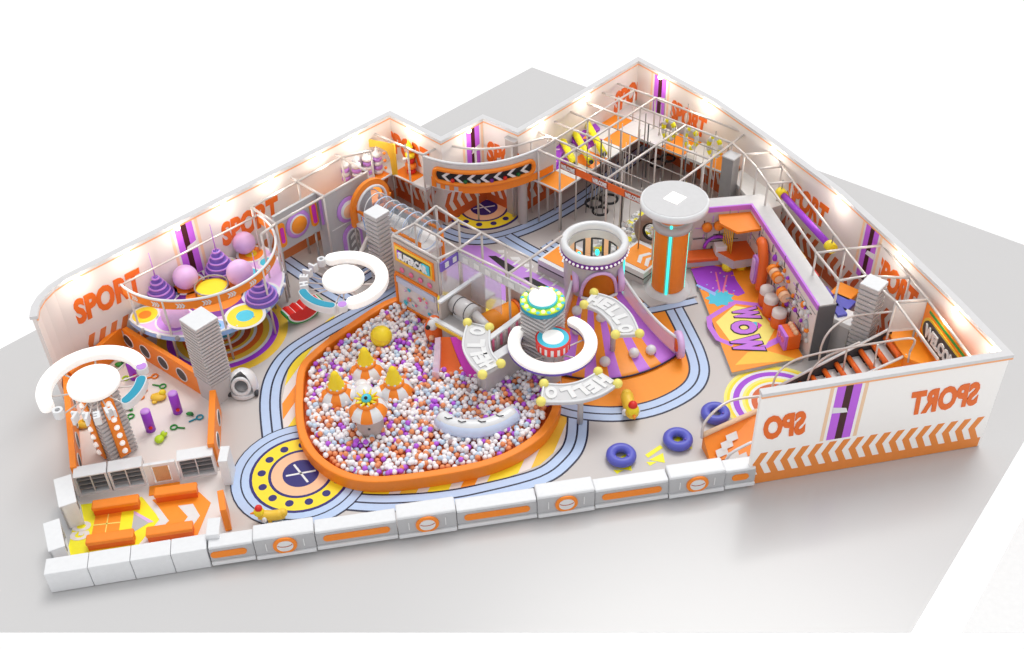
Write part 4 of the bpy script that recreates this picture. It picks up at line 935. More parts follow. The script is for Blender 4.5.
# slide totem of red orange pieces
t = thing('totem_toy', 'red and orange stacked totem with white arms on the back left deck', 'toy', L(9.2, -3.5, 1.9)); g = L(9.2, -3.55, 1.9)
for k, (m, r) in enumerate((('red', .19), ('orange', .24), ('red', .17), ('yellow', .2), ('orange', .15))): MB().use(m).lathe(g + Vector((0, 0, k * .25)), [(0.001, 0), (r, .03), (r, .2), (0.001, .25)], 16).build('tier', None, t)
for s in (-1, 1): MB().use('gloss_white').tube([g + Vector((0, 0, .7)), g + AX * s * .4 + Vector((0, 0, .85))], .06, 8).build('arm', None, t)
MB().use('yellow').lathe(g + Vector((0, 0, 1.25)), [(.16, 0), (0.001, .35)], 12).build('tip', None, t)
# ---- balcony with orange slot window
def cb(t_, off=0.):
    p0, p1, p2 = Vector((9.66, -2.2)), Vector((9.3, .85)), Vector((5.42, 1.12)); q = p0 * (1 - t_) ** 2 + p1 * 2 * t_ * (1 - t_) + p2 * t_ ** 2; d = ((p1 - p0) * (1 - t_) + (p2 - p1) * t_).normalized(); n = Vector((d.y, -d.x)); n = n if n.x > 0 else -n
    q = q + n * off; return L(q.x, q.y)
cv = [cb(k / 24) for k in range(25)]
t = thing('curved_balcony', 'curved grey balcony with a long orange slot window, back wall', 'balcony', cb(.5))
b = MB().use('light_gray'); b.strip([tuple(p)[:2] for p in cv], .1, 2.2, 3.4); b.build('parapet', None, t)
MB().use('gloss_white').tube([p + Vector((0, 0, 3.45)) for p in cv], .055, 8).build('top_rail', None, t)
back = [L(8.57, -2.17), L(8.0, -.9), L(6.9, .1), L(6.1, .45), L(5.4, .75)]; bk = smooth_path(back, sub=5)
MB().use('pipe').tube([p + Vector((0, 0, 3.5)) for p in bk], .05, 8).build('back_rail', None, t)
for k in (0, 5, 10, 15, 20): MB().use('pipe').tube([bk[k], bk[k] + Vector((0, 0, 3.5))], .045, 8).build('post', None, t)
fl_ = [tuple(p)[:2] for p in cv] + [tuple(p)[:2] for p in reversed(bk)]; b = MB().use('white'); b.prism(fl_, 2.1, 2.2); b.build('balcony_floor', None, t)
def face_path(t0, t1, zc, r, out, n=30):
    P_ = []
    for k in range(n + 1): q = cb(t0 + (t1 - t0) * k / n, out); P_.append(q + Vector((0, 0, zc + r)))
    for k in range(1, 6): a = pi / 2 - pi * k / 6; q = cb(t1 + .035 * cos(a), out); P_.append(q + Vector((0, 0, zc + r * sin(a))))
    for k in range(n + 1): q = cb(t1 + (t0 - t1) * k / n, out); P_.append(q + Vector((0, 0, zc - r)))
    for k in range(1, 6): a = -pi / 2 - pi * k / 6; q = cb(t0 + .035 * cos(a), out); P_.append(q + Vector((0, 0, zc + r * sin(a))))
    return P_
MB().use('orange').tube(face_path(.12, .8, 2.82, .3, .08), .1, 8, closed=True).build('slot_frame', None, t)
q0 = [cb(.1 + .72 * k / 20, .055) for k in range(21)]; b = MB().use('dark'); b.add([p + Vector((0, 0, 2.56)) for p in q0] + [p + Vector((0, 0, 3.08)) for p in q0], [[i, i + 1, 22 + i, 21 + i] for i in range(20)] + [[21 + i, 22 + i, i + 1, i] for i in range(20)]); sb = b.build('slot_recess', None, t)
for k in range(7):
    a = .145 + k * .098; p, q = cb(a, .09), cb(a + .05, .09); zz = 2.82; d = (q - p)
    V3 = lambda s, z: p + d * s + Vector((0, 0, zz + z))
    MB().use('white' if k % 2 == 0 else 'gloss_white').add([V3(.9, .22), V3(0, .0), V3(.9, -.22), V3(1.5, -.22), V3(.6, 0), V3(1.5, .22)], [[0, 1, 4, 5], [1, 2, 3, 4]]).build('arrow', None, sb)
    if k < 6:
        MB().use(['red', 'dark_green', 'gray', 'plum', 'red', 'dark_green'][k]).sphere(cb(a + .085, .09) + Vector((0, 0, 2.68)), .09, 8, 6).build('fruit', None, sb)
q1 = [cb(.3 + .68 * k / 20, .06) for k in range(21)]; b = MB().use('orange'); b.strip([tuple(p)[:2] for p in q1], .06, 2.12, 2.42); b.build('lower_band', None, t)
for k in range(4): q2 = [cb(.06 + k * .07, .07), cb(.095 + k * .07, .07)]; MB().use('orange').strip([tuple(p)[:2] for p in q2], .04, 2.2, 2.65 - .05 * k).build('stripe', None, t)
for a in (.02, .78, .98): q = cb(a, -.25); MB().use('taupe').disc(q, .2 if a == .78 else .07, 0, 2.1, 20).build('support', None, t)

# ---- tube tunnel
t = thing('tube_tunnel', 'netted tube tunnel running from the orange arch to the maze frame', 'tunnel', L(12.5, -1.2))
ca = L(12.5, -2.62, 2.55); r = .6
for k in range(9):
    v = -2.55 + k * .42; M_ = Matrix((AX, Vector((0, 0, 1)), BX)).transposed().to_4x4()
    MB().use('gloss_white' if k % 2 else 'pale_blue').torus(L(12.5, v, 2.5), r, .024, 24, 6, nrm=BX).build('hoop', None, t)
vs = []; n = 20
for v in (-2.6, .95): vs += [L(12.5 + r * cos(pi * (.0 + 1.0 * k / n)), v, 2.5 + r * sin(pi * k / n)) for k in range(n + 1)]
MB().use('net').add(vs, [[i, i + 1, n + 2 + i, n + 1 + i] for i in range(n)], True).build('net_cover', None, t)
for s in (-1, 1): MB().use('orange').tube([L(12.5 + s * r, -2.6, 2.45), L(12.5 + s * r, .95, 2.45)], .07, 8).build('side_pad', None, t)
MB().use('white').frame(L(12.5, -.85), BX, (3.6, 1.45), 1.75, 1.9).build('walkway', None, t)
for v in (-.9, .9):
    for s in (-1, 1): MB().use('orange' if v > 0 else 'steel').tube([L(12.5 + s * r, v, 0), L(12.5 + s * r, v, 2.45)], .07, 8).build('support', None, t)
for s in (-1, 1): MB().use('skyblue').tube(smooth_path([L(13.25, -1.6 + s * .5, 2.4), L(13.28, -1.4 + s * .5, 1.6), L(13.25, -1.5 + s * .5, 1.0)], sub=4), .025, 6).build('rope', None, t)
M_ = Matrix((AX, Vector((0, 0, 1)), BX)).transposed().to_4x4()
t = thing('tunnel_arch', 'orange arch gate with white rim at the tunnel mouth beside the grey tower', 'arch', L(12.3, -2.65))
pts = [(1.0, .05)] + [(1.0 * cos(a), 1.0 * sin(a) + .75) for a in [pi * k / 16 for k in range(17)]] + [(-1.0, .05)]; pin_ = [(.74, .3)] + [(.74 * cos(a), .74 * sin(a) + .75) for a in [pi * k / 16 for k in range(17)]] + [(-.74, .3)]
def upring(po, pi_, c, th, m, nm, par):
    vs = [c + AX * x + Vector((0, 0, z)) + BX * o for o in (0, th) for x, z in po] + [c + AX * x + Vector((0, 0, z)) + BX * o for o in (0, th) for x, z in pi_]; n = len(po); fs = []
    for i in range(n):
        j = (i + 1) % n; fs += [[i, j, n + j, n + i], [2 * n + j, 2 * n + i, 3 * n + i, 3 * n + j], [n + i, n + j, 3 * n + j, 3 * n + i], [j, i, 2 * n + i, 2 * n + j]]
    return MB().use(m).add(vs, fs).build(nm, None, par)
upring(pts, pin_, L(12.35, -2.72, 1.7), .16, 'orange', 'arch_panel', t)
MB().use('gloss_white').tube([L(12.35, -2.5, 1.7) + AX * x * 1.0 + Vector((0, 0, z * 1.0)) for x, z in pin_], .06, 8).build('arch_rim', None, t)
for s in (-1, 1): MB().use('steel').tube([L(12.35 + s * .9, -2.64, 0), L(12.35 + s * .9, -2.64, 1.75)], .05, 8).build('leg', None, t)

# ---- maze frame
pipe_frame('white pipe frame over the maze, ball pit to purple floor', [(11.95, .75), (12.1, 2.07), (12.12, 3.25), (12.15, 4.45), (12.15, 5.65), (13.28, .95), (13.28, 2.09), (13.4, 3.3), (13.3, 5.65), (13.3, 7.05), (14.3, .85), (14.3, 3.15), (10.4, 5.65), (10.6, 4.3)],
           [(0, 1), (1, 2), (2, 3), (3, 4), (5, 6), (6, 7), (7, 8), (8, 9), (0, 5), (1, 6), (2, 7), (4, 8), (10, 11), (5, 10), (7, 11), (4, 12)], posts=[0, 1, 2, 3, 4, 5, 6, 7, 8, 9, 10, 11])
t = thing('signboard_facade', 'grey facade with a gold framed lettered board facing the ball pit', 'sign', L(14.35, 1.95))
MB().use('taupe').frame(L(14.34, 2.0), BX, (2.35, .1), 1.9, 3.42).build('board', None, t)
U0 = 14.40
def facp(v, z, o=0.): return L(U0 + o, v, z)
def fac_rect(v0, v1, z0, z1, m, nm, par, o=0., th=.03): return MB().use(m).frame(L(U0 + o + th / 2, (v0 + v1) / 2), BX, (v1 - v0, th), z0, z1).build(nm, None, par)
f = fac_rect(.98, 3.02, 2.5, 3.3, 'orange', 'sign_frame', t); fac_rect(1.06, 2.94, 2.56, 3.24, 'gold', 'sign_panel', f, .03); f2 = fac_rect(1.2, 2.86, 2.7, 3.12, 'dark', 'sign_strip', f, .06)
b = MB().use('gloss_white'); letters(b, 'SUPERCAR', facp(2.02, 2.92, .12), BX, (0, 0, 1), 1.5, .32, depth=.04, bold=.05); b.build('lettering', None, f)
fac_rect(2.5, 2.86, 2.7, 3.12, 'cyan', 'sign_end', f, .08); fac_rect(1.2, 1.42, 2.74, 3.1, 'purple', 'sign_end', f, .08)
for k in range(4): disc_on(facp(1.3 + k * .48, 2.18), -AX * -1, [(.11, .02), (.11, .05), (.001, .07)], 'pink', 'lamp_dot', t, 16).location += Vector((0, 0, 0))
fac_rect(.9, 3.1, 1.82, 1.95, 'orange', 'lower_trim', t, 0, .06)
t = thing('cloud_poster', 'pale blue and white fairground poster low above the pit', 'poster', L(14.42, 1.9))
f = MB().use('gloss_white').frame(L(14.38, 1.95), BX, (2.1, .08), .45, 1.8).build('poster_board', None, t)
fac_rect(.95, 2.95, 1.5, 1.76, 'pale_blue', 'sky_band', t, .04)
fac_rect(.95, 2.95, .4, .5, 'orange', 'bottom_edge', t, .04, .06); fac_rect(.86, .95, .4, 1.82, 'orange', 'side_edge', t, .02, .06)
rr = random.Random(5)
for k in range(16): disc_on(facp(1.15 + rr.random() * 1.65, .7 + rr.random() * .75, .08), AX, [(.05 + rr.random() * .07, 0), (.04, .015), (.001, .02)], rr.choice(['pink', 'skyblue', 'gold', 'cyan', 'peach', 'white', 'white', 'pink_lilac']), 'printed_dot', t, 12)
t = thing('glass_cabin', 'glass sided cabin with blue lettered top band beside the signboard', 'cabin', L(13.9, 3.2))
b = MB().use('glass'); b.frame(L(13.85, 3.28), AX, (.95, .03), .9, 3.0).build('glass_side', None, t); MB().use('glass').frame(L(13.36, 4.3), BX, (2.0, .03), 1.4, 3.0).build('glass_side', None, t)
MB().use('violet').frame(L(13.87, 3.3), AX, (.95, .06), 3.02, 3.4).build('top_band', None, t); MB().use('light_gray').frame(L(13.42, 5.15), BX, (3.65, .06), 3.02, 3.4).build('top_band', None, t)
b = MB().use('white'); letters(b, 'PLAY', L(13.87, 3.36, 3.21), -AX, (0, 0, 1), .7, .22, depth=.02, bold=.04); 
for k in range(6):
    MB().use('white').frame(L(13.47, 3.7 + k * .55), BX, (.26, .02), 3.1, 3.32).build('band_block', None, t)
for k in range(2): MB().use('white').frame(L(13.65 + k * .4, 3.34), AX, (.18, .02), 3.1, 3.32).build('band_block', None, t)
MB().use('light_gray').frame(L(13.2, 3.35), AX, (2.2, .9), .85, .95).build('cabin_floor', None, t)
MB().use('light_gray').frame(L(13.9, 3.7), AX, (.8, .1), 0, .85).build('plinth', None, t)
# grey dividing walls of the maze
t = thing('maze_wall', 'grey wall panel with white edge between cabin and orange roller', 'wall panel', L(13.85, 3.9))
MB().use('taupe').frame(L(13.8, 3.75), AX, (2.3, .1), 0, 2.2).build('panel', None, t); MB().use('gloss_white').frame(L(13.8, 3.75), AX, (2.34, .16), 2.2, 2.28).build('top_edge', None, t)
t = thing('striped_wall', 'low wall with pink striped top beside the white C-shaped ring', 'wall panel', L(14.2, 6.2))
MB().use('light_gray').frame(L(14.2, 6.2), AX, (2.6, .12), 0, 1.7).build('panel', None, t)
for k in range(12): MB().use('pink' if k % 2 else 'wall_cream').frame(L(13.0 + k * .21, 6.27), AX, (.1, .04), 1.35, 1.9).build('stripe', None, t)
MB().use('gloss_white').frame(L(14.2, 6.2), AX, (2.65, .2), 1.9, 1.97).build('top_edge', None, t)
t = thing('orange_roller', 'big orange padded roller lying across the maze', 'roller', L(13.4, 5.0))
MB().use('mat_orange').tube([L(14.25, 4.85, 1.15), L(12.55, 5.25, 1.15)], .42, 24).build('roll', None, t); MB().use('deep_orange').tube([L(12.62, 5.23, 1.15), L(12.5, 5.26, 1.15)], .45, 24).build('end_ring', None, t)
for a, b_ in ((14.0, 4.9), (12.7, 5.2)): MB().use('light_gray').frame(L(a, b_), AX, (.12, .7), 0, .8).build('stand', None, t)
MB().use('taupe').frame(L(12.35, 5.25), AX, (.1, 1.1), 0, 1.9).build('back_plate', None, t)
z = 1.9; k0, k1, k2, k3 = at(441, 299, z), at(455, 303, z), at(475, 315, z), at(490, 329, z); dk = (k2 - k1).normalized(); dk.z = 0
t = thing('cannon_toy', 'pale grey cannon shaped machine above the slide head', 'machine', Vector((k1.x, k1.y, 0)))
MB().use('panel_gray').tube([k1, k2], .34, 20).build('barrel', None, t); MB().use('panel_gray').tube([k2 - dk * .05, k3], .2, 16, r1=.14).build('muzzle', None, t); MB().use('light_gray').tube([k1 + dk * .05, k0], .24, 16, r1=.15).build('tail', None, t)
for f_ in (.25, .75): MB().use('dark').torus(k1.lerp(k2, f_), .345, .018, 24, 6, nrm=dk).build('band', None, t)
MB().use('light_gray').frame((k1 + k2) / 2, dk, ((k2 - k1).length * .9, .35), 0, z - .3).build('stand', None, t)
r0_, r1_ = at(434, 318, 1.5), at(466, 336, 1.5); er = (r1_ - r0_); er.z = 0; mr_ = (r0_ + r1_) / 2; nr_ = Vector((-er.y, er.x, 0)).normalized()
t = thing('launch_rail', 'white and gold rail shelf behind the orange fish head', 'rail', Vector((mr_.x, mr_.y, 0)))
MB().use('panel_gray').frame(mr_ + nr_ * .35, er, (er.length + .3, .5), 0, 1.42).build('base', None, t); MB().use('gloss_white').frame(mr_, er, (er.length + .3, .16), 1.36, 1.5).build('white_rail', None, t); MB().use('gold').frame(mr_ - nr_ * .1, er, (er.length + .3, .05), 1.3, 1.42).build('gold_rail', None, t)
t = thing('fish_head', 'orange creature head with a big white eye over the pit', 'figure', L(15.5, 3.2))
g = at(435, 330, .85); b = MB().use('deep_orange'); b.sphere(g, .5, 18, 12, (.75, .6, 1.35)); b.build('head', None, t)
MB().use('gloss_white').sphere(g + AX * .2 + BX * .1 + Vector((0, 0, .42)), .19, 14, 10, (1, .8, 1.25)).build('eye', None, t); MB().use('black').sphere(g + AX * .36 + BX * .1 + Vector((-.05, -.02, .42)), .09, 10, 8).build('pupil', None, t); MB().use('peach').sphere(g + AX * .3 + BX * .12 + Vector((0, 0, -.1)), .11, 10, 8).build('nose', None, t)
# pit slide: orange and magenta
t = thing('pit_slide', 'small curved orange and magenta slide dropping into the ball pit', 'slide', at(455, 360))
def lane(nm, tl_, tm_, bl__, bm__, m, th=.1):
    n = 12; a, b2, c_2, d2 = at(*tl_[:2], tl_[2]), at(*tm_[:2], tm_[2]), at(*bl__[:2], bl__[2]), at(*bm__[:2], bm__[2]); R_ = []
    for k in range(n + 1):
        f = k / n; z = lambda x, y: y.z + (x.z - y.z) * (1 - f) ** 1.6
        p, q = a.lerp(c_2, f), b2.lerp(d2, f); p.z = z(a, c_2); q.z = z(b2, d2); R_.append((p, q))
    vs = [p for p, q in R_] + [q for p, q in R_] + [p - Vector((0, 0, th)) for p, q in R_] + [q - Vector((0, 0, th)) for p, q in R_]; k_ = n + 1; fs = []
    for i in range(n): fs += [[i, i + 1, k_ + i + 1, k_ + i], [3 * k_ + i, 3 * k_ + i + 1, 2 * k_ + i + 1, 2 * k_ + i], [2 * k_ + i, 2 * k_ + i + 1, i + 1, i], [k_ + i, k_ + i + 1, 3 * k_ + i + 1, 3 * k_ + i]]
    fs += [[0, k_, 3 * k_, 2 * k_], [k_ - 1, 3 * k_ - 1, 4 * k_ - 1, 2 * k_ - 1]]
    return MB().use(m).add(vs, fs).build(nm, None, t)
lane('orange_lane', (441, 337, 1.25), (450, 337, 1.3), (440, 372, .4), (466, 376, .4), 'deep_orange'); lane('magenta_lane', (450.5, 337, 1.32), (462, 337, 1.36), (467, 376, .42), (481, 378, .42), 'magenta')
lane('side_wall', (435, 338, 1.35), (440.5, 337, 1.4), (432, 372, .7), (439, 373, .7), 'pinkglass', .6); lane('side_wall', (462, 336, 1.5), (464, 336, 1.5), (481.5, 377, .55), (484, 377, .55), 'pinkglass', .3)
ga_, gb_ = at(484, 398), at(519, 375); t = thing('grey_block', 'grey wall panel standing in the ball pit under the upright HELLO plate', 'panel', (ga_ + gb_) / 2); e_ = (gb_ - ga_).normalized()
MB().use('panel_gray').frame((ga_ + gb_) / 2, e_, ((gb_ - ga_).length, .3), 0, 1.55).build('panel_body', None, t, bevel=.02); MB().use('gloss_white').frame((ga_ + gb_) / 2, e_, ((gb_ - ga_).length + .04, .34), 1.55, 1.6).build('panel_top', None, t)
t = thing('orange_step', 'orange padded step block near the grey block and pit edge', 'block', at(512, 372)); MB().use('deep_orange').frame(at(512, 372), AX, (1.0, .5), 0, .55).build('pad', None, t, bevel=.04); MB().use('orange').frame(at(512, 372), AX, (1.02, .52), .55, .63).build('pad_top', None, t, bevel=.03)

# ---- HELLO plates
def hello_plate(label, outer_px, inner_px, z):
    o = smooth_path([at(*p, z) for p in outer_px], sub=6); i_ = smooth_path([at(*p, z) for p in inner_px], sub=6); n = len(o)
    c = (o[n // 2] + i_[n // 2]) / 2; t = thing('hello_plate', label, 'sign', (c.x, c.y, 0), 'curved grey HELLO plates')
    vs = [p + Vector((0, 0, dz)) for dz in (-.14, 0) for p in o] + [p + Vector((0, 0, dz)) for dz in (-.14, 0) for p in i_]; fs = []
    for k in range(n - 1): fs += [[k, k + 1, n + k + 1, n + k], [2 * n + k + 1, 2 * n + k, 3 * n + k, 3 * n + k + 1], [n + k, n + k + 1, 3 * n + k + 1, 3 * n + k], [k + 1, k, 2 * n + k, 2 * n + k + 1]]
    fs += [[0, n, 3 * n, 2 * n], [n - 1, 3 * n - 1, 4 * n - 1, 2 * n - 1]]
    MB().use('light_gray').add(vs, fs).build('plate', None, t)
    MB().use('gloss_white').tube([p + Vector((0, 0, .01)) for p in o + i_[::-1]], .045, 6, closed=True).build('edge_trim', None, t)
    L0 = sum((o[k + 1] - o[k] + i_[k + 1] - i_[k]).length / 2 for k in range(n - 1))
    for j, ch in enumerate('HELLO'):
        f_ = .13 + .74 * j / 4; k = f_ * (n - 1); k0 = int(k); fr = k - k0; k1 = min(n - 1, k0 + 1)
        po = o[k0].lerp(o[k1], fr); pi__ = i_[k0].lerp(i_[k1], fr); mid = (po + pi__) / 2 + Vector((0, 0, .02)); ey = (po - pi__); ey.z = 0; w = ey.length
        ex = Vector((ey.y, -ey.x, 0)); b = MB().use('white'); letters(b, ch, mid, ex, ey, L0 * .165, w * .66, depth=.05, bold=.07); b.build('letter', None, t)
    for p in (o[0], o[-1], i_[0], i_[-1]):
        MB().use('pale_yellow').sphere(p + Vector((0, 0, .02)), .17, 14, 10).build('bulb', None, t)
    for p in (o[n // 2] * .5 + i_[n // 2] * .5,): MB().use('panel_gray').tube([Vector((p.x, p.y, 0)), Vector((p.x, p.y, z - .1))], .1, 12).build('post', None, t)
    return t
hello_plate('grey HELLO plate reading upward above the pit slide', [(482.5, 375), (470, 362), (463, 345), (467.5, 323)][::1], [(500.8, 364), (493, 355), (489.5, 345), (489.5, 327.7)], 2.0)
hello_plate('grey HELLO plate over the purple and orange fan slide', [(594, 293), (615, 300), (631, 315), (639.5, 334)], [(584, 305), (598, 311), (610, 322.6), (615.5, 335)], 2.2)
hello_plate('grey HELLO plate upside down at the right corner of the ball pit', [(617.7, 384), (600, 395), (575, 401.5), (541, 402)], [(598, 372), (582, 381), (564, 385), (544, 384)], 1.5)

# ---- bulb disc, striped drum and C arc on a slatted column
c1 = at(542.5, 299.5, 3.3); e = Vector((cos(YAW), sin(YAW), 0)); m1 = (at(541.5, 303, 3.3) - at(540.5, 303, 3.3)).length
t = thing('carousel_tower', 'slatted column carrying lime bulb disc, red striped drum and C-shaped ring', 'tower', (c1.x, c1.y, 0)); cc = Vector((c1.x, c1.y, 0)); w = .55; prof = []
for i in range(18): a = 3.1 * i / 18; dz = 3.1 / 18; prof += [(w * .88, a), (w * .88, a + dz * .4), (w, a + dz * .46), (w, a + dz * .98)]
vs = []; nn = Vector((-e.y, e.x, 0))
for r_, zz in prof: vs += [cc + e * (sx * r_) + nn * (sy * r_) + Vector((0, 0, zz)) for sx, sy in ((-1, -1), (1, -1), (1, 1), (-1, 1))]
MB().use('panel_gray').add(vs, [[j * 4 + i, j * 4 + (i + 1) % 4, (j + 1) * 4 + (i + 1) % 4, (j + 1) * 4 + i] for j in range(len(prof) - 1) for i in range(4)] + [[len(vs) - 4, len(vs) - 3, len(vs) - 2, len(vs) - 1]]).build('slatted_column', None, t)
R1 = 23 * m1; f = MB().use('teal').lathe((c1.x, c1.y, 3.02), [(0.001, 0), (R1 * .95, 0), (R1, .06), (R1, .2), (0.001, .22)], 48).build('bulb_disc', None, t)
MB().use('lime').disc(c1, R1 * .985, 3.22, 3.27, 48).build('disc_face', None, f); MB().use('cyan').disc(c1, R1 * .66, 3.26, 3.36, 40).build('inner_ring', None, f); MB().use('lit_white').lathe((c1.x, c1.y, 3.36), [(R1 * .6, 0), (R1 * .6, .1), (R1 * .55, .15), (0.001, .16)], 40).build('glowing_top', None, f)
for k in range(12):
    a = 2 * pi * k / 12; p = Vector((c1.x + R1 * .83 * cos(a), c1.y + R1 * .83 * sin(a), 3.28)); MB().use('warm_lit').sphere(p, .075, 10, 8).build('bulb', None, f)
    a += pi / 12; p = Vector((c1.x + R1 * .91 * cos(a), c1.y + R1 * .91 * sin(a), 3.25)); MB().use('cyan').disc(p, .065, 3.25, 3.285, 10).build('inlay', None, f)
c2 = at(553, 337, 2.4); R2 = 17.5 * m1 * 1.02; f = MB().use('gloss_white').disc(c2, R2 * .93, 2.0, 2.33, 40).build('striped_drum', None, t)
for k in range(16):
    a = 2 * pi * k / 16; b = MB().use('red'); pp = [(c2.x + R2 * rr * cos(aa), c2.y + R2 * rr * sin(aa)) for rr, aa in ((.9, a), (.97, a), (.97, a + .1), (.97, a + .2), (.9, a + .2))]; b.prism(pp, 1.99, 2.33); b.build('red_stripe', None, f)
MB().use('red').ring(circle(c2, R2, 40), circle(c2, R2 * .9, 40), 2.3, 2.38).build('drum_rim', None, f); MB().use('cyan').disc(c2, R2 * .9, 2.33, 2.37, 40).build('drum_face', None, f); MB().use('lit_white').disc(c2, R2 * .6, 2.37, 2.42, 40).build('glowing_top', None, f)
MB().use('panel_gray').frame((cc + Vector((c2.x, c2.y, 0))) / 2, (c2 - c1) * Vector((1, 1, 0)), ((c2 - c1).length, .4), 1.7, 1.98).build('bracket', None, t)
MB().use('panel_gray').disc(c2, .3, 0, 2.0, 20).build('drum_post', None, t)
c3 = at(552.5, 341, 1.9); m3 = (at(553, 341, 1.9) - at(552, 341, 1.9)).length; aL, aR = polar_px(c3, 1.9, (515, 329))[1], polar_px(c3, 1.9, (577, 317))[1]
if aR < aL: aR += 2 * pi
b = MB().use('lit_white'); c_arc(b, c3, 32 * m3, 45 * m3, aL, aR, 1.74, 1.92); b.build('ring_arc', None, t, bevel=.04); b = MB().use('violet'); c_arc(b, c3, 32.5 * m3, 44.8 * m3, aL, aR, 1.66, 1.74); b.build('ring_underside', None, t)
for k in range(5): a = aL + (aR - aL) * (k + .3) / 5; MB().use('pipe').tube([(c2.x, c2.y, 1.66), (c3.x + 38 * m3 * cos(a), c3.y + 38 * m3 * sin(a), 1.66)], .03, 6).build('strut', None, t)

# ---- ring tower
rc_ = at(594.5, 239.5, 3.3); mr = (at(595, 239, 3.3) - at(594, 239, 3.3)).length; RO = 34.6 * mr
t = thing('ring_tower', 'round white tower with purple light band at the fan slide top', 'tower', (rc_.x, rc_.y, 0))
sd_ = (at(612, 372) - Vector((rc_.x, rc_.y, 0))).normalized(); A_ = atan2(sd_.y, sd_.x); rw = RO * .86; O3 = (rc_.x, rc_.y, 0)
MB().use('gloss_white').lathe(O3, [(RO * .8, 3.05), (RO * .97, 3.0), (RO, 3.1), (RO * .98, 3.28), (RO * .9, 3.34), (RO * .8, 3.28), (RO * .8, 3.05)], 56).build('top_ring', None, t)
MB().use('plum').lathe(O3, [(RO * .9, 2.8), (RO * .985, 2.82), (RO * .985, 3.02), (RO * .9, 3.04)], 56).build('light_band', None, t)
lb = t.children[-1] if t.children else None
lb = [o for o in C.objects if o.name.startswith('light_band')][-1]
for k in range(44):
    a = 2 * pi * k / 44; MB().use('lit_white').sphere((rc_.x + RO * .99 * cos(a), rc_.y + RO * .99 * sin(a), 2.92), .055, 8, 6).build('light_dot', None, lb)
def wall_seg(nm, z0, z1, a0, a1, m='panel_gray', th=.12, r=None, seg=20):
    r = r or rw; return MB().use(m).strip([(rc_.x + (r - th / 2) * cos(a), rc_.y + (r - th / 2) * sin(a)) for a in [a0 + (a1 - a0) * k / seg for k in range(seg + 1)]], th, z0, z1).build(nm, None, t)
wall_seg('lower_wall', 0, 1.45, A_ + .6, A_ + 2 * pi - .6, seg=48); wall_seg('front_base', 0, 1.45, A_ - .6, A_ + .6)
wall_seg('upper_band', 2.7, 3.05, A_, A_ + 2 * pi - .001, seg=48)
mid = A_ + pi
beta = atan2(rc_.y, rc_.x); wins = [beta + .62, beta - .12, beta - .84]; hw_ = .25
cuts_ = [(wins[0] + hw_, beta + 2 * pi - .84 - hw_), (wins[1] + hw_, wins[0] - hw_), (wins[2] + hw_, wins[1] - hw_)]
for a0, a1 in cuts_:
    k_ = 30 if a1 - a0 > 1 else 6
    wall_seg('wall_pier', 1.4, 2.72, a0, a1, 'peach', seg=k_)
    wall_seg('outer_pier', 1.4, 2.72, a0, a1, 'panel_gray', .03, rw + .03, seg=k_)
for a in wins:
    P_ = [(a - .22, 1.5), (a + .22, 1.5), (a + .22, 2.66), (a - .22, 2.66)]
    pts_ = [];
    for i in range(4):
        p, q = P_[i], P_[(i + 1) % 4]; pts_ += [(p[0] + (q[0] - p[0]) * k / 4, p[1] + (q[1] - p[1]) * k / 4) for k in range(4)]
    wf = MB().use('dark').tube([(rc_.x + (rw - .1) * cos(x), rc_.y + (rw - .1) * sin(x), z) for x, z in pts_], .05, 6, closed=True).build('window_frame', None, t)
    MB().use('aqua_glow').sphere((rc_.x + (rw - .1) * cos(a), rc_.y + (rw - .1) * sin(a), 2.0), .09, 10, 8, (1, 1, 1.6)).build('window_light', None, wf)
MB().use('gray').disc(O3, rw - .12, 1.3, 1.37, 48).build('floor_disc', None, t)
for s in (-1,): a = beta + s * 1.75; MB().use('aqua_glow').tube([(rc_.x + (rw + .05) * cos(a), rc_.y + (rw + .05) * sin(a), .3), (rc_.x + (rw + .05) * cos(a), rc_.y + (rw + .05) * sin(a), 2.6)], .03, 8).build('light_strip', None, t)
ld = bpy.data.lights.new('tower_light', 'POINT'); ld.energy = 14; ld.color = (.8, 1, .85); ld.shadow_soft_size = .3; lo = bpy.data.objects.new('tower_light', ld); C.objects.link(lo); lo.location = (rc_.x, rc_.y, 2.3)
# slide mouth
mp = []
for k in range(25): th_ = pi * k / 24; mp.append((.62 * cos(th_), 1.5 + 1.15 * sin(th_)))
vs = [(rc_.x + (rw + .06) * cos(A_ + x), rc_.y + (rw + .06) * sin(A_ + x), z) for x, z in mp] + [(rc_.x + (rw + .06) * cos(A_ + x), rc_.y + (rw + .06) * sin(A_ + x), 1.5) for x, z in mp]; n = 25
MB().use('mat_orange').add(vs, [[k + 1, k, n + k, n + k + 1] for k in range(24)] + [[n + k + 1, n + k, k, k + 1] for k in range(24)]).build('slide_mouth', None, t)
MB().use('pink_lilac').tube([Vector(v) + sd_ * .05 for v in vs[:n]], .07, 8).build('mouth_rim', None, t)
MB().use('gloss_white').tube([Vector(v) + sd_ * .1 for v in vs[n:]], .06, 8).build('mouth_sill', None, t)

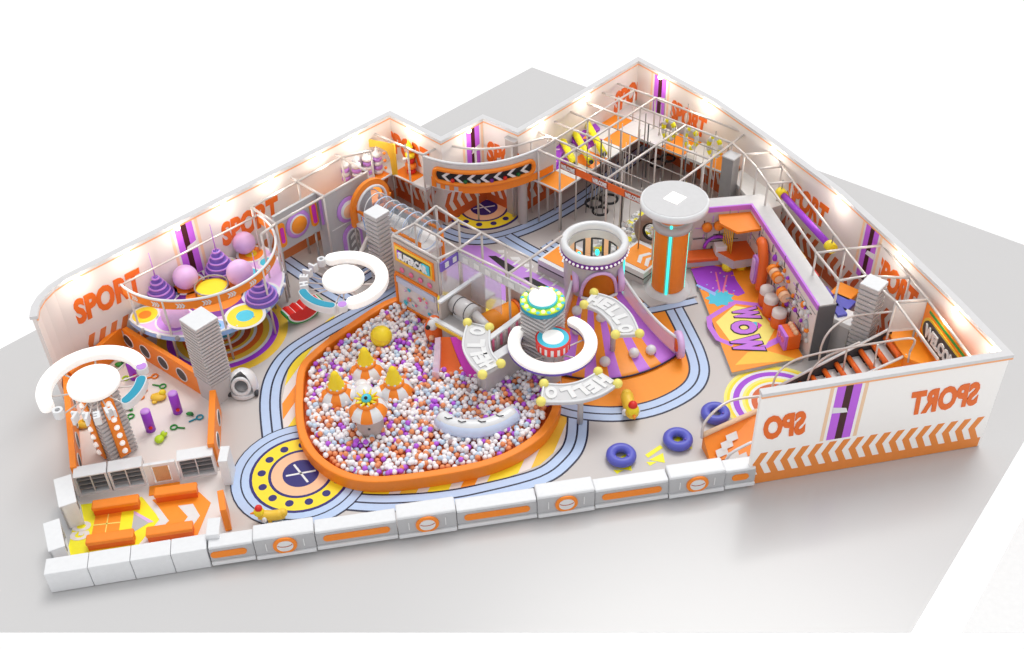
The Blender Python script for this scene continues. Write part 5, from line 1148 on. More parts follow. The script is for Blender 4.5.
# ---- fan slide
t = thing('fan_slide', 'wide fan shaped slide with purple and orange stripes and white bulbs', 'slide', at(612, 345))
tl, tr, bl_, br_ = at(574, 290, 1.45), at(619, 289, 1.45), at(545, 372, 0), at(678, 356, 0); bm_ = at(616, 380, 0)
NS, NR = 22, 14; vs = []
def fanp(s, r):
    top_ = tl.lerp(tr, s); midp = Vector((rc_.x, rc_.y, 1.45)) + sd_ * (rw + .05); top_ = top_ + (midp - tl.lerp(tr, .5)) * (1 - (2 * s - 1) ** 2) * 1.0
    bot = bl_ * (1 - s) ** 2 + (bm_ * 2 - (bl_ + br_) / 2) * 2 * s * (1 - s) + br_ * s ** 2
    p = top_.lerp(bot, r); p.z = 1.42 * (1 - r) ** 1.5 + .06; return p
for r in range(NR + 1):
    for s in range(NS + 1): vs.append(fanp(s / NS, r / NR))
b = MB().use('mat_orange'); b.use('lilac'); n1 = NS + 1; patt = [1, 0, 0, 1, 1, 0, 0, 1, 1, 0, 0, 1, 1, 0, 0, 1, 1, 0, 0, 1, 1, 0]
patt = [0, 0, 1, 1, 0, 0, 1, 1, 0, 0, 1, 1, 0, 0, 0, 1, 1, 0, 0, 1, 1, 1]
off = len(b.v); b.v += [tuple(v) for v in vs] + [(v.x, v.y, 0.03) for v in vs]
NV = len(vs)
for r in range(NR):
    for s in range(NS):
        i = r * n1 + s; b.f.append([i, i + n1, i + n1 + 1, i + 1]); b.m.append(patt[s]); b.sm.append(True); b.f.append([NV + i + 1, NV + i + n1 + 1, NV + i + n1, NV + i]); b.m.append(0); b.sm.append(False)
for r in range(NR):
    for s in (0, NS):
        i = r * n1 + s; b.f.append([i, NV + i, NV + i + n1, i + n1] if s == 0 else [i + n1, NV + i + n1, NV + i, i]); b.m.append(0); b.sm.append(False)
for s in range(NS):
    i = NR * n1 + s; b.f.append([i, NV + i, NV + i + 1, i + 1]); b.m.append(0); b.sm.append(False)
M['lilac_s'] = mat('lilac_s', (196, 116, 226)); b.mats = ['mat_orange', 'lilac_s']; b.build('slide_surface', None, t)
MB().use('line').tube([fanp(s / NS, 1.0) + Vector((0, 0, .02)) for s in range(NS + 1)], .035, 6).build('lower_line', None, t)
for px, z in (((577, 310.7), 1.1), ((601, 318), 1.0), ((577, 330), .75), ((605, 361.5), .35), ((634, 353), .35), ((651, 350), .3), ((590, 352), .45)): MB().use('gloss_white').sphere(at(*px, z), .2, 14, 10).build('bulb', None, t)
for s_, nm in ((1.0, 'side_wall'), (0.0, 'side_wall')):
    base_ = [fanp(s_, r / NR) for r in range(NR + 1)]; hh = [.75 - .12 * sin(pi * r / NR) for r in range(NR + 1)]
    d = (fanp(1, .5) - fanp(0, .5)).normalized() * (.06 if s_ else -.06)
    vs = [p - d for p in base_] + [p - d + Vector((0, 0, h)) for p, h in zip(base_, hh)] + [p + d for p in base_] + [p + d + Vector((0, 0, h)) for p, h in zip(base_, hh)]; k = NR + 1; fs = []
    for i in range(NR): fs += [[i, i + 1, k + i + 1, k + i], [2 * k + i + 1, 2 * k + i, 3 * k + i, 3 * k + i + 1], [k + i, k + i + 1, 3 * k + i + 1, 3 * k + i]]
    fs += [[0, k, 3 * k, 2 * k], [k - 1, 3 * k - 1, 4 * k - 1, 2 * k - 1]]
    w_ = MB().use('pinkglass').add(vs, fs).build(nm, None, t)
    MB().use('gloss_white').tube([base_[i] + Vector((0, 0, hh[i])) for i in range(k)], .06, 6).build('top_edge', None, w_)
    for q in ((base_[0] + Vector((0, 0, .5))), (base_[-1] + Vector((0, 0, .5)))):
        nr = d.normalized() * (-1 if s_ == 1.0 and 0 else 1); nr.z = 0
        if nr.y > 0: nr = -nr
        disc_on(q - nr * .1, nr, [(.001, 0), (.5, 0), (.52, .1), (.5, .2), (.001, .2)], 'pink_lilac', 'end_disc', w_, 28); disc_on(q + nr * .1, nr, [(.26, 0), (.26, .04), (.001, .05)], 'deep_orange', 'end_button', w_, 20)

# ---- disc tower with orange panels
g = L(6.72, 7.97); RD = 35 * (at(675.5, 202, 4.2) - at(674.5, 202, 4.2)).length; t = thing('disc_tower', 'tall round orange column with teal light and big grey disc roof', 'tower', g)
MB().use('gloss_white').lathe(g, [(.001, 0), (.95, 0), (.95, .06), (.8, .1), (.78, .2), (.001, .2)], 40).build('base_ring', None, t)
MB().use('panel_gray').disc(g, .56, .1, 3.9, 32).build('core', None, t)
for k in range(4):
    a0 = -1.81 + pi / 4 + k * pi / 2; pp = [(g.x + r_ * cos(a0 + x), g.y + r_ * sin(a0 + x)) for r_, xs_ in ((.64, (-.62, -.4, -.2, 0, .2, .4, .62)), (.5, (.6, .3, 0, -.3, -.6))) for x in xs_]; MB().use('orange').prism(pp, .25, 3.0).build('orange_panel', None, t)
    a1 = a0 + pi / 4; MB().use('aqua_glow').tube([(g.x + .6 * cos(a1), g.y + .6 * sin(a1), .2), (g.x + .6 * cos(a1), g.y + .6 * sin(a1), 3.6)], .05, 8).build('light_strip', None, t)
MB().use('gray').lathe(g, [(.56, 3.0), (.74, 3.02), (.76, 3.15), (.74, 3.28), (.56, 3.3)], 40).build('collar', None, t)
MB().use('orange').lathe(g, [(.6, 3.4), (.85, 3.7), (1.0, 3.85), (.6, 3.9)], 40).build('flare', None, t)
MB().use('gloss_white').lathe(g, [(.001, 3.85), (RD * .9, 3.87), (RD, 3.95), (RD, 4.1), (RD * .98, 4.2), (RD * .94, 4.22), (.001, 4.22)], 56).build('roof_disc', None, t)
MB().use('light_gray').disc(g, RD * .93, 4.22, 4.235, 56).build('roof_face', None, t); c = g.copy(); MB().use('lit_white').frame(c, AX, (.62, .62), 4.235, 4.26).build('roof_light', None, t)
# orange topped block with white arrow
for px, lab in (((641, 257), 'white block with orange top and white arrow beside the disc tower'), ((566, 257), 'white block with orange top left of the round tower')):
    g = at(*px, .6); c = Vector((g.x, g.y, 0)); t = thing('arrow_block', lab, 'block', c); MB().use('panel_gray').frame(c, AX, (1.7, 1.5), 0, .3).build('lower_box', None, t); MB().use('dark').frame(c, AX, (1.66, 1.46), .3, .38).build('dark_gap', None, t); MB().use('gloss_white').frame(c, AX, (1.7, 1.5), .38, .62).build('upper_box', None, t); MB().use('mat_orange').frame(c, AX, (1.3, 1.3), .62, .64).build('orange_top', None, t)
    for k in range(2):
        q = c + Vector((0, 0, .65)) - BX * (.1 - k * .35); MB().use('white').add([q + AX * -.4 + BX * .2, q, q + AX * .4 + BX * .2, q + AX * .4 + BX * .38, q + BX * .18, q + AX * -.4 + BX * .38], [[0, 1, 4, 5], [1, 2, 3, 4]]).build('arrow', None, t)
# ================================================================== back right: high decks, lattice, ropes
N = {}
for j, (v, us) in enumerate(((0.0, (0, 1.08, 2.16, 3.24, 4.3, 5.35)), (1.12, (0, 1.08, 2.16, 3.24, 4.3, 5.37, 6.43)), (2.24, (-.03, 1.06, 2.15, 3.2, 4.27, 5.36, 6.42)), (4.56, (1.07, 2.68, 3.1, 5.37, 6.35)), (6.84, (.06, 1.05, 2.65, 3.06, 4.68, 6.25)))):
    for i, u in enumerate(us): N[(j, i)] = (u, v)
keys = list(N); idx = {k: i for i, k in enumerate(keys)}; ed = []
for j, cnt in ((0, 6), (1, 7), (2, 7), (4, 6)): ed.append((idx[(j, 0)], idx[(j, cnt - 1)]))
ed += [(idx[(3, 0)], idx[(3, 4)])]
for i in range(6): ed.append((idx[(0, i)], idx[(2, i)]))
ed += [(idx[(1, 6)], idx[(2, 6)]), (idx[(2, 0)], idx[(4, 0)]), (idx[(2, 1)], idx[(4, 1)]), (idx[(2, 5)], idx[(3, 3)]), (idx[(2, 6)], idx[(4, 5)]), (idx[(3, 1)], idx[(4, 2)])]
skip = {idx[k] for k in ((3, 1), (4, 2), (1, 2), (1, 4), (2, 2), (2, 4))}
pipe_frame('large white pipe lattice over the rope course in the back corner', [N[k] for k in keys], ed, posts=[i for i in range(len(keys)) if i not in skip], r=.04)
t = thing('high_deck', 'long raised deck with purple, orange and white panels along the back wall', 'deck', L(3, 1.1)); ZH = 2.0
rows = [(.02, 1.12, ['white', 'purple', 'white', 'purple', 'white', 'mat_orange', 'white'], 6.42), (1.12, 2.24, ['mat_orange', 'white', 'orange', 'white', 'mat_orange', 'white', 'white'], 6.42)]
for v0, v1, cols, ue in rows:
    for k, m in enumerate(cols): deck_pad(t, (ue - 1.07 * (k + 1), ue - 1.07 * k), (v0, v1), ZH, m)
for k, m in enumerate(['white', 'mat_orange', 'white', 'mat_orange']): deck_pad(t, (-.4, 1.06), (2.24 + 1.15 * k, 3.39 + 1.15 * k), ZH, m)
for u, v in ((6.3, 2.2), (5.3, .1), (4.2, 2.2), (2.1, 2.2), (1.0, 4.5), (1.0, 6.7), (2.1, .1), (-.2, 4.5)): MB().use('steel').tube([L(u, v, 0), L(u, v, ZH - .12)], .05, 8).build('leg', None, t)
MB().use('white').tube([L(6.45, .1, ZH), L(6.45, 2.28, ZH), L(1.1, 2.28, ZH), L(1.08, 6.85, ZH)], .045, 8).build('edge_trim', None, t)
for px, lab in (([(550, 139), (565.4, 149.3), (556, 166), (540, 158.5)], 'purple printed sloping mat nearest the curved balcony'), ([(568.5, 136), (591, 122), (600, 128), (578, 146)], 'purple printed sloping mat in the middle of the back deck')):
    q = [at(*p, ZH + .12) for p in px]; c = sum(q, Vector()) / 4; t = thing('sloping_mat', lab, 'mat', Vector((c.x, c.y, ZH)), 'purple sloping mats on the high deck')
    b = MB().use('purple'); vs = [Vector((p.x, p.y, ZH + .005)) for p in q] + [p + Vector((0, 0, .15 if i in (0, 1) else 0)) for i, p in enumerate(q)]; b.add(vs, [[0, 1, 2, 3], [7, 6, 5, 4], [0, 4, 5, 1], [1, 5, 6, 2], [2, 6, 7, 3], [3, 7, 4, 0]]); b.build('pad', None, t)
    rr = random.Random(len(lab))
    for k in range(9):
        a, b_ = .12 + .76 * rr.random(), .12 + .76 * rr.random(); p = vs[4].lerp(vs[5], a).lerp(vs[7].lerp(vs[6], a), b_); MB().use(rr.choice(['pink_lilac', 'white', 'gold', 'mat_orange'])).sphere(p, .09, 8, 6, (1.4, .8, .25)).build('printed_spot', None, t)
for i, (pa, pb) in enumerate((((563, 141.6), (574.7, 164)), ((574.7, 132.4), (590.9, 161.6)), ((587, 123), (604, 154)))):
    a, b_ = at(*pa, 2.35), at(*pb, 2.35); d = (b_ - a).normalized(); t = thing('foam_roller', 'yellow foam roller over the back deck, %s from the curved balcony' % ['first', 'second', 'third'][i], 'roller', (a + b_) / 2 - Vector((0, 0, .35)), 'yellow foam rollers on the high deck')
    MB().use('bright_yellow').tube([a, b_], .15, 14).build('roll', None, t)
    for q in (a, b_): MB().use('dark').tube([q - d * .04, q + d * .08], .09, 10).build('end_knob', None, t)
    for f_ in (.1, .9): q = a.lerp(b_, f_); MB().use('steel').tube([Vector((q.x, q.y, 2.0)), q], .03, 6).build('stand', None, t)
for i, (px, z) in enumerate((((669, 130), 2.75), ((691, 138.5), 2.75), ((714.5, 147), 2.75))):
    c = at(*px, 2.75); t = thing('hanging_hoop', 'yellow and white hanging hoop under the lattice, %s from the back corner' % ['nearest', 'middle one', 'farthest'][i], 'hoop', c - Vector((0, 0, .5)), 'yellow and white hoops by the right wall')
    for k in range(12):
        a0, a1 = 2 * pi * k / 12, 2 * pi * (k + 1) / 12; MB().use('bright_yellow' if k % 2 else 'white').tube([c + BX * .28 * cos(a0 + (a1 - a0) * j / 3) + Vector((0, 0, .45 * sin(a0 + (a1 - a0) * j / 3))) for j in range(4)], .1, 8).build('segment', None, t)
    MB().use('steel').tube([c + Vector((0, 0, .5)), Vector((c.x, c.y, 3.5))], .02, 6).build('hanger', None, t)
# rope course
t = thing('rope_course', 'course of grey hanging ropes between the lattice beams', 'rope course', L(3.5, 4.3)); rr = random.Random(11)
for u in (1.3, 1.9, 2.5, 3.1, 3.7, 4.3, 4.9, 5.5, 6.1):
    for v in (2.6, 3.4, 4.3, 5.2, 6.1, 6.75):
        if rr.random() < .7:
            uu, vv = u + rr.uniform(-.12, .12), v + rr.uniform(-.15, .15); z0 = rr.choice([.3, .5, .9]); MB().use(rr.choice(['dark', 'steel', 'pipe'])).tube([L(uu, vv, z0), L(uu, vv, 3.5)], rr.choice([.015, .02, .03]), 5).build('rope', None, t)
for u in (1.9, 3.1, 4.3, 5.5): MB().use('steel').tube([L(u, 2.3, 3.48), L(u, 6.84, 3.48)], .02, 5).build('cross_wire', None, t)
t = thing('foam_pit', 'low padded tray of the foam pit under the ropes', 'foam pit', L(4.4, 4.4))
fc = L(4.2, 5.5); MB().use('panel_gray').frame(fc, AX, (5.6, 2.7), 0, .22).build('tray', None, t)
V_, F_, MI = [], [], []; cube = [(-1, -1, -1), (1, -1, -1), (1, 1, -1), (-1, 1, -1), (-1, -1, 1), (1, -1, 1), (1, 1, 1), (-1, 1, 1)]; cf = [[3, 2, 1, 0], [4, 5, 6, 7], [0, 1, 5, 4], [1, 2, 6, 5], [2, 3, 7, 6], [3, 0, 4, 7]]
for k in range(1100):
    p = L(1.55 + rr.random() * 5.2, 4.25 + rr.random() * 2.5, .28 + rr.random() * .1); q = Matrix.Rotation(rr.random() * 3, 3, Vector((rr.random(), rr.random(), rr.random() + .01)).normalized()); s = .085
    V_ += [tuple(p + q @ (Vector(c) * s)) for c in cube]; F_ += [[i + 8 * k for i in f] for f in cf]; MI += [rr.choice([0, 0, 0, 1, 2, 3])] * 6
me = bpy.data.meshes.new('foam_cubes'); me.from_pydata(V_, [], F_)
for m in ('white', 'bright_yellow', 'gray', 'taupe'): me.materials.append(M[m])
me.polygons.foreach_set('material_index', MI); me.update(); o = bpy.data.objects.new('foam_cubes', me); C.objects.link(o); tag(o, 'heap of white, yellow and grey foam cubes under the ropes', 'foam cubes', None, 'stuff')
for i, (px, z, R_, m, lab) in enumerate((((594, 203), .6, .42, 'dark', 'dark hanging tyre ring left over the foam pit'), ((609, 199), .6, .42, 'dark', 'dark hanging tyre ring behind the left one over the foam pit'), ((600, 211), .5, .36, 'dark', 'lowest dark tyre ring over the foam pit'), ((657, 163), .6, .4, 'dark', 'dark tyre ring far back under the lattice'), ((668, 158), .9, .34, 'dark', 'smaller dark tyre ring beside the far one'))):
    c = at(*px, z); t = thing('tyre_ring', lab, 'tyre', c, 'dark tyre rings hanging in the rope course'); MB().use('black').torus(c, R_ * .85, .055, 24, 8).build('tyre', None, t)
    for k in range(3): a = 2 * pi * k / 3; MB().use('steel').tube([c + Vector((R_ * cos(a), R_ * sin(a), 0)), Vector((c.x, c.y, 2.2))], .02, 5).build('chain', None, t)
    MB().use('steel').tube([Vector((c.x, c.y, 2.2)), Vector((c.x, c.y, 3.5))], .02, 5).build('hanger', None, t)
c = at(652, 231, .9); t = thing('tunnel_ring', 'brown upright crawl ring beside the disc roofed column', 'ring', c - Vector((0, 0, .8)))
MB().use('brown').torus(c, .55, .2, 30, 12, nrm=(-.5, -1, .2)).build('outer_ring', None, t); MB().use('black').torus(c, .4, .1, 30, 10, nrm=(-.5, -1, .2)).build('inner_ring', None, t); MB().use('brown').frame(c, (1, -.5), (.9, .3), 0, .35).build('foot', None, t)
for px, lab, m in (((676, 140), 'orange slanted pad hanging deep under the lattice', 'orange'), ((673, 150), 'orange landing pad behind the far tyre rings', 'deep_orange')):
    c = at(*px, 1.0); t = thing('hanging_pad', lab, 'pad', c - Vector((0, 0, .1)), 'orange pads in the rope course'); MB().use(m).frame(c, BX, (1.4, .8), 1.0, 1.15).build('pad', None, t, bevel=.04)
    for s in (-1, 1): MB().use('steel').tube([c + BX * s * .6 + Vector((0, 0, .12)), c + BX * s * .6 + Vector((0, 0, 2.5))], .02, 5).build('hanger', None, t)
t = thing('name_banner', 'long rust and orange banner lettered WELCOME on the lattice edge', 'banner', L(6.4, 4.2, 3.1))
for k in range(5):
    v0, v1 = 2.3 + k * .8, 3.08 + k * .8; MB().use('rust' if k % 2 == 0 else 'deep_orange').frame(L(6.43, (v0 + v1) / 2), BX, (.79, .03), 3.1, 3.42).build('banner_panel', None, t)
    if k % 2 == 0: b = MB().use('white'); letters(b, 'WELCOME', L(6.47, (v0 + v1) / 2, 3.26), BX, (0, 0, 1), .7, .2, depth=.02, bold=.05); b.build('lettering', None, t)
t = thing('grey_platform', 'low polished grey platform around the disc roofed column', 'platform', at(668, 285))
q = [at(*p) for p in ((632, 262), (690, 252), (697, 297), (650, 308), (632, 292))]; MB().use('panel_gray').prism([(p.x, p.y) for p in q], 0, .07).build('platform_top', None, t)

# ================================================================== right corridor frame
nd = {'I0': (1.05, 6.86), 'I1': (1.46, 7.69), 'I2': (2.06, 8.65), 'I3': (2.71, 9.54), 'I4': (5.44, 13.21), 'J': (6.35, 14.6), 'O0': (.06, 6.86), 'O1': (.69, 8.4), 'O2': (1.3, 9.3), 'O3': (1.96, 10.18), 'O4': (4.59, 13.88), 'O5': (5.53, 15.18), 'T4': (3.54, 14.78), 'T5': (4.67, 16.38), 'T6': (5.38, 17.36), 'T7': (7.22, 19.7), 'I6': (6.17, 16.62), 'I7': (7.95, 18.95), 'I5': (5.5, 15.8)}
nk = list(nd); E_ = [('O0', 'O1'), ('O1', 'O2'), ('O2', 'O3'), ('O3', 'O4'), ('O4', 'O5'), ('I0', 'I1'), ('I1', 'I2'), ('I2', 'I3'), ('I3', 'I4'), ('I4', 'J'), ('I1', 'O1'), ('I2', 'O2'), ('I3', 'O3'), ('I4', 'O4'), ('O4', 'T4'), ('T4', 'T5'), ('J', 'O5'), ('O5', 'T5'), ('T5', 'T6'), ('T6', 'T7'), ('I6', 'T6'), ('I6', 'I7'), ('O5', 'I6')]
pipe_frame('long white pipe frame along the right wall over the corridor', [nd[k] for k in nk], [(nk.index(a), nk.index(b_)) for a, b_ in E_], posts=[nk.index(k) for k in ('O1', 'O2', 'O3', 'O4', 'O5', 'I1', 'I2', 'I3', 'I4', 'J', 'T4', 'T5', 'T6', 'I6')], r=.042)
a, b_ = at(783, 195, 2.9), at(829, 245, 2.9); t = thing('purple_roller', 'long purple roller with yellow end hubs above the right corridor', 'roller', (a + b_) / 2 - Vector((0, 0, .1))); d = (b_ - a).normalized()
MB().use('purple').tube([a, b_], .13, 16).build('roll', None, t)
for q, s in ((a, -1), (b_, 1)): MB().use('yellow').tube([q - d * .05 * s, q + d * .28 * s], .2, 12).build('hub', None, t); MB().use('steel').tube([q + d * .15 * s, q + d * .15 * s + Vector((0, 0, .6))], .03, 6).build('hanger', None, t)
cols = ['white', 'rust', 'deep_orange', 'yellow', 'green', 'gold', 'red', 'red', 'magenta', 'violet', 'tube_blue', 'tube_blue']
t = thing('corridor_pads', 'narrow row of red, yellow, orange and blue pads along the corridor', 'pads', L(4.6, 12.2)); n = len(cols)
for k, m in enumerate(cols):
    f0 = k / n; u, v = 2.35 + (6.3 - 2.35) * f0, 9.3 + (14.9 - 9.3) * f0; MB().use(m).frame(L(u - .35, v + .12), L(6.3, 14.9) - L(2.35, 9.3), (.5, .35), 0 if k % 4 == 0 else 1.2, 1.6 + .1 * (k % 2)).build('pad', None, t)
MB().use('panel_gray').frame(L(4.0, 12.2), L(6.3, 14.9) - L(2.35, 9.3), (6.4, .3), 0, 1.2).build('pad_base', None, t)
t = thing('corridor_deck', 'white raised deck at the start of the right corridor', 'deck', L(.9, 8.0))
q = [L(*p) for p in ((-.1, 6.95), (1.0, 6.95), (2.4, 9.2), (1.2, 9.7))]; MB().use('white').prism([(p.x, p.y) for p in q], 1.75, 1.9).build('deck_top', None, t); MB().use('wall_cream').prism([(p.x, p.y) for p in [L(*p) for p in ((.0, 7.05), (.95, 7.05), (2.3, 9.15), (1.25, 9.55))]], 0, 1.75).build('deck_base', None, t)
# ================================================================== climbing wall and printed mat
WH = 2.5; ci = [L(4.7, 7.62), L(3.01, 9.13), L(6.86, 14.28)]; ctr_ = offs([(p.x, p.y) for p in ci], .33)
if (ctr_[1] - Vector((ci[1].x, ci[1].y))).dot(Vector((-AX.x * 1, -AX.y))) < 0: ctr_ = offs([(p.x, p.y) for p in ci], -.33)
t = thing('climbing_wall', 'L-shaped grey climbing wall with purple top edge around the orange mat', 'climbing wall', L(3.6, 10)); CW = t
MB().use('panel_gray').strip([tuple(p) for p in ctr_], .62, 0, WH).build('wall_body', None, t)
inn = offs([(p.x, p.y) for p in ci], .0); MB().use('light_gray').strip([tuple(p) for p in ctr_], .66, WH, WH + .03).build('wall_top', None, t)
MB().use('lilac_s').strip([(p.x, p.y) for p in ci], .08, WH - .16, WH + .06).build('purple_edge', None, t)
e0 = (ci[0] - ci[1]).normalized(); e1 = (ci[2] - ci[1]).normalized(); n0 = Vector((-e0.y, e0.x, 0)); n0 = n0 if n0.dot(e1) > 0 else -n0; n1_ = Vector((-e1.y, e1.x, 0)); n1_ = n1_ if n1_.dot(e0) > 0 else -n1_
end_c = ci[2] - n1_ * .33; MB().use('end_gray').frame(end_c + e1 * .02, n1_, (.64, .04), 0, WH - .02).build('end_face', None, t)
rr = random.Random(21)
MB().use('brick').frame((ci[0] + ci[1]) / 2 + n0 * .012, e0, ((ci[0] - ci[1]).length, .024), 0, WH - .16).build('print_sheet', None, t)
MB().use('wall_cream').frame((ci[2] + ci[1]) / 2 + n1_ * .012, e1, ((ci[2] - ci[1]).length, .024), 0, WH - .16).build('print_sheet', None, t)
for (o_, e_, nn_, ln__) in ((ci[1], e0, n0, (ci[0] - ci[1]).length), (ci[1], e1, n1_, (ci[2] - ci[1]).length)):
    for k in range(int(ln__ * 16)):
        s = .15 + rr.random() * (ln__ - .6); z = .2 + rr.random() * 1.9; w_, h_ = (rr.uniform(.25, .8), .03) if rr.random() < .55 else (.04, rr.uniform(.15, .5))
        MB().use(rr.choice(['dark', 'dark', 'mid_gray', 'gray', 'lilac'])).frame(o_ + e_ * (s + w_ / 2) + nn_ * .03, e_, (w_, .02), z, z + h_).build('printed_line', None, t)
def onwall(s, e_, n_, z, out=.03): p = ci[1] + e_ * s + n_ * out; p.z = z; return p
for k, s in enumerate((.75, 1.25, 1.72)): disc_on(onwall(s, e0, n0, 1.75 - .03 * k), n0, [(.001, 0), (.2, 0), (.2, .14), (.12, .2), (.001, .21)], ['deep_orange', 'mat_orange', 'orange'][k], 'round_hold', t, 20)
mt = [at(*p, .1) for p in ((690, 264), (731.6, 374), (809, 364))]; mtp = [L(4.55, 7.98), at(731.6, 374, .1), L(7.02, 14.15), L(3.12, 9.12)]; mtp[0] = at(688.5, 262, .1)
t = thing('climbing_mat', 'large thick orange printed crash mat with the word WOW', 'mat', at(740, 320)); q2 = [(p.x, p.y) for p in mtp]; MB().use('gray').prism(q2, .0, .16).build('mat_base', None, t); MT = .185; MB().use('mat_orange').prism(q2, .16, MT).build('mat_top', None, t)
def mflat(px, m, dz, nm='printed_shape'): return MB().use(m).prism([(at(*p, MT + dz).x, at(*p, MT + dz).y) for p in px], MT - .005, MT + dz).build(nm, None, t)
mflat([(691, 269), (712, 265), (732, 270), (736, 280), (745, 293), (738, 296), (724, 291), (712, 294), (699, 288)], 'purple', .004)
hp_ = [at(*p, MT) for p in ((783, 333), (760, 305), (735, 302), (709, 318), (710, 327), (718, 339), (733, 345))]; MB().use('lilac_s').strip([(p.x, p.y) for p in hp_], .2, MT - .005, MT + .004).build('printed_shape', None, t)
mflat([(716, 322), (734.5, 305.5), (758, 309.5), (775, 329), (766, 345), (730, 341)], 'pale_yellow', .007)
mflat([(760, 346), (775, 338), (782, 336), (778, 343), (763, 350)], 'lilac_s', .005)
mflat([(735, 365), (748, 352), (765, 350), (800, 360)], 'gold', .004)
sp_ = [(720 + (11 + (4 if k % 2 else 0)) * cos(k * pi / 9), 298 + (6.5 + (2.2 if k % 2 else 0)) * sin(k * pi / 9)) for k in range(18)]; mflat(sp_, 'cyan', .009)
for px in (((716, 293), (697, 284), (696, 285.5), (715, 296)), ((719, 292), (715, 272), (716.5, 272), (721, 292)), ((722, 292), (726, 275), (728, 275), (724, 293))): mflat(px, 'pink' if px[0][0] > 716 else 'skyblue', .01)
for k in range(16): x, y = 700 + rr.random() * 40, 272 + rr.random() * 22; mflat([(x + .9 * cos(a), y + .6 * sin(a)) for a in [j * pi / 3 for j in range(6)]], rr.choice(['gold', 'skyblue', 'mat_orange', 'pink_lilac']), .011)
up_ = (at(770, 318, MT) - at(730, 322, MT)); up_.z = 0; rd_ = Vector((up_.y, -up_.x, 0))
hh_ = (at(759, 328, MT) - at(732, 330, MT)).length
for ch, px, wd, ht_ in (('W', (746, 313.5), (at(746, 308, MT) - at(746, 320, MT)).length, hh_ * .95), ('O', (744, 327.5), (at(746, 321, MT) - at(746, 334, MT)).length, hh_ * .95), ('W', (747, 344), (at(746, 336, MT) - at(746, 352, MT)).length, hh_ * 1.12)):
    c = at(*px, MT + .02); b = MB().use('black'); letters(b, ch, c, rd_, up_, wd * 1.12, ht_ * 1.08, depth=.01, bold=.12); k = b.build('letter_outline', None, t); b = MB().use('lilac_s'); letters(b, ch, c + Vector((0, 0, .012)), rd_, up_, wd, ht_, depth=.01, bold=.075); b.build('letter', None, k)
mflat([(751, 322), (757, 322), (757, 328), (751, 328)], 'cyan', .035); mflat([(757.5, 322), (762, 325), (758, 329)], 'magenta', .035)
# things at the foot of the wall
t = thing('orange_ledge', 'long orange padded ledge at the far end of the printed mat', 'ledge', onwall(1.6, e0, n0, 0, .4)); MB().use('panel_gray').frame(onwall(1.75, e0, n0, 0, .35), e0, (1.6, .55), .19, .45).build('base', None, t); MB().use('deep_orange').frame(onwall(1.75, e0, n0, 0, .38), e0, (1.65, .65), .45, .62).build('pad', None, t, bevel=.04)
t = thing('white_box', 'white box with a purple half ring behind it, on the orange ledge', 'box', onwall(1.15, e0, n0, .62, .3)); MB().use('gloss_white').frame(onwall(1.2, e0, n0, 0, .4), e0, (.45, .4), .64, 1.05).build('box_body', None, t, bevel=.03)
MB().use('purple').tube([onwall(1.25 + .5 * cos(a), e0, n0, .7 + .5 * sin(a), .1) for a in [pi * k / 14 for k in range(15)]], .07, 10).build('half_ring', None, t)
for s, lab in ((1.0, 'yellow foam block left under the orange corner platform'), (.45, 'yellow foam block right under the orange corner platform')):
    t = thing('yellow_block', lab, 'block', onwall(s, e0, n0, .19, .95), 'yellow foam blocks on the mat'); MB().use('yellow').lathe(onwall(s, e0, n0, .19, .95), [(.001, 0), (.2, 0), (.22, .1), (.2, .26), (.001, .28)], 16).build('foam', None, t); MB().use('gold').disc(onwall(s, e0, n0, .47, .95), .1, .47, .49, 12).build('cap', None, t)
t = thing('corner_platform', 'orange hexagonal platform with yellow strings under an orange canopy', 'platform', onwall(.6, e0, n0, 0, .5))
def cpoly(k): return [tuple((ci[1] + e0 * a * k + e1 * b_ * k)[:2]) for a, b_ in ((.03, .03), (1.3, .03), (1.45, .6), (1.0, 1.3), (.03, 1.2))]
MB().use('panel_gray').prism(cpoly(1), .45, .8).build('platform_rim', None, t); MB().use('deep_orange').prism([(p[0], p[1]) for p in cpoly(.97)], .8, .83).build('platform_pad', None, t)
MB().use('orange').prism(cpoly(1.0), 2.12, 2.22).build('canopy', None, t)
MB().use('panel_gray').prism(cpoly(.5), .19, .45).build('plinth', None, t)
for k in range(6):
    p = ci[1] + e0 * (1.1 - .03 * k) + e1 * (.3 + .1 * k); MB().use('gold').tube([Vector((p.x, p.y, .82)), Vector((p.x, p.y, 2.12))], .022, 6).build('string', None, t)
t = thing('orange_slide_pad', 'tall curved orange pad with a lilac capsule on the right climbing wall', 'pad', onwall(1.9, e1, n1_, .2, .25))
MB().use('deep_orange').tube(smooth_path([onwall(1.7, e1, n1_, 2.0, .2), onwall(2.0, e1, n1_, 2.0, .26), onwall(2.3, e1, n1_, 1.6, .3), onwall(2.45, e1, n1_, 1.0, .32), onwall(2.6, e1, n1_, .4, .4)], sub=4), .2, 12).build('curved_pad', None, t)
capsule_plate(onwall(2.15, e1, n1_, 1.05, .42), e1, .42, 1.3, .2, 'lilac', 'capsule_panel', t, th=.15, nrm=n1_); capsule_plate(onwall(2.15, e1, n1_, 1.05, .58), e1, .26, 1.05, .12, 'pink_lilac', 'capsule_face', t, th=.04, nrm=n1_)
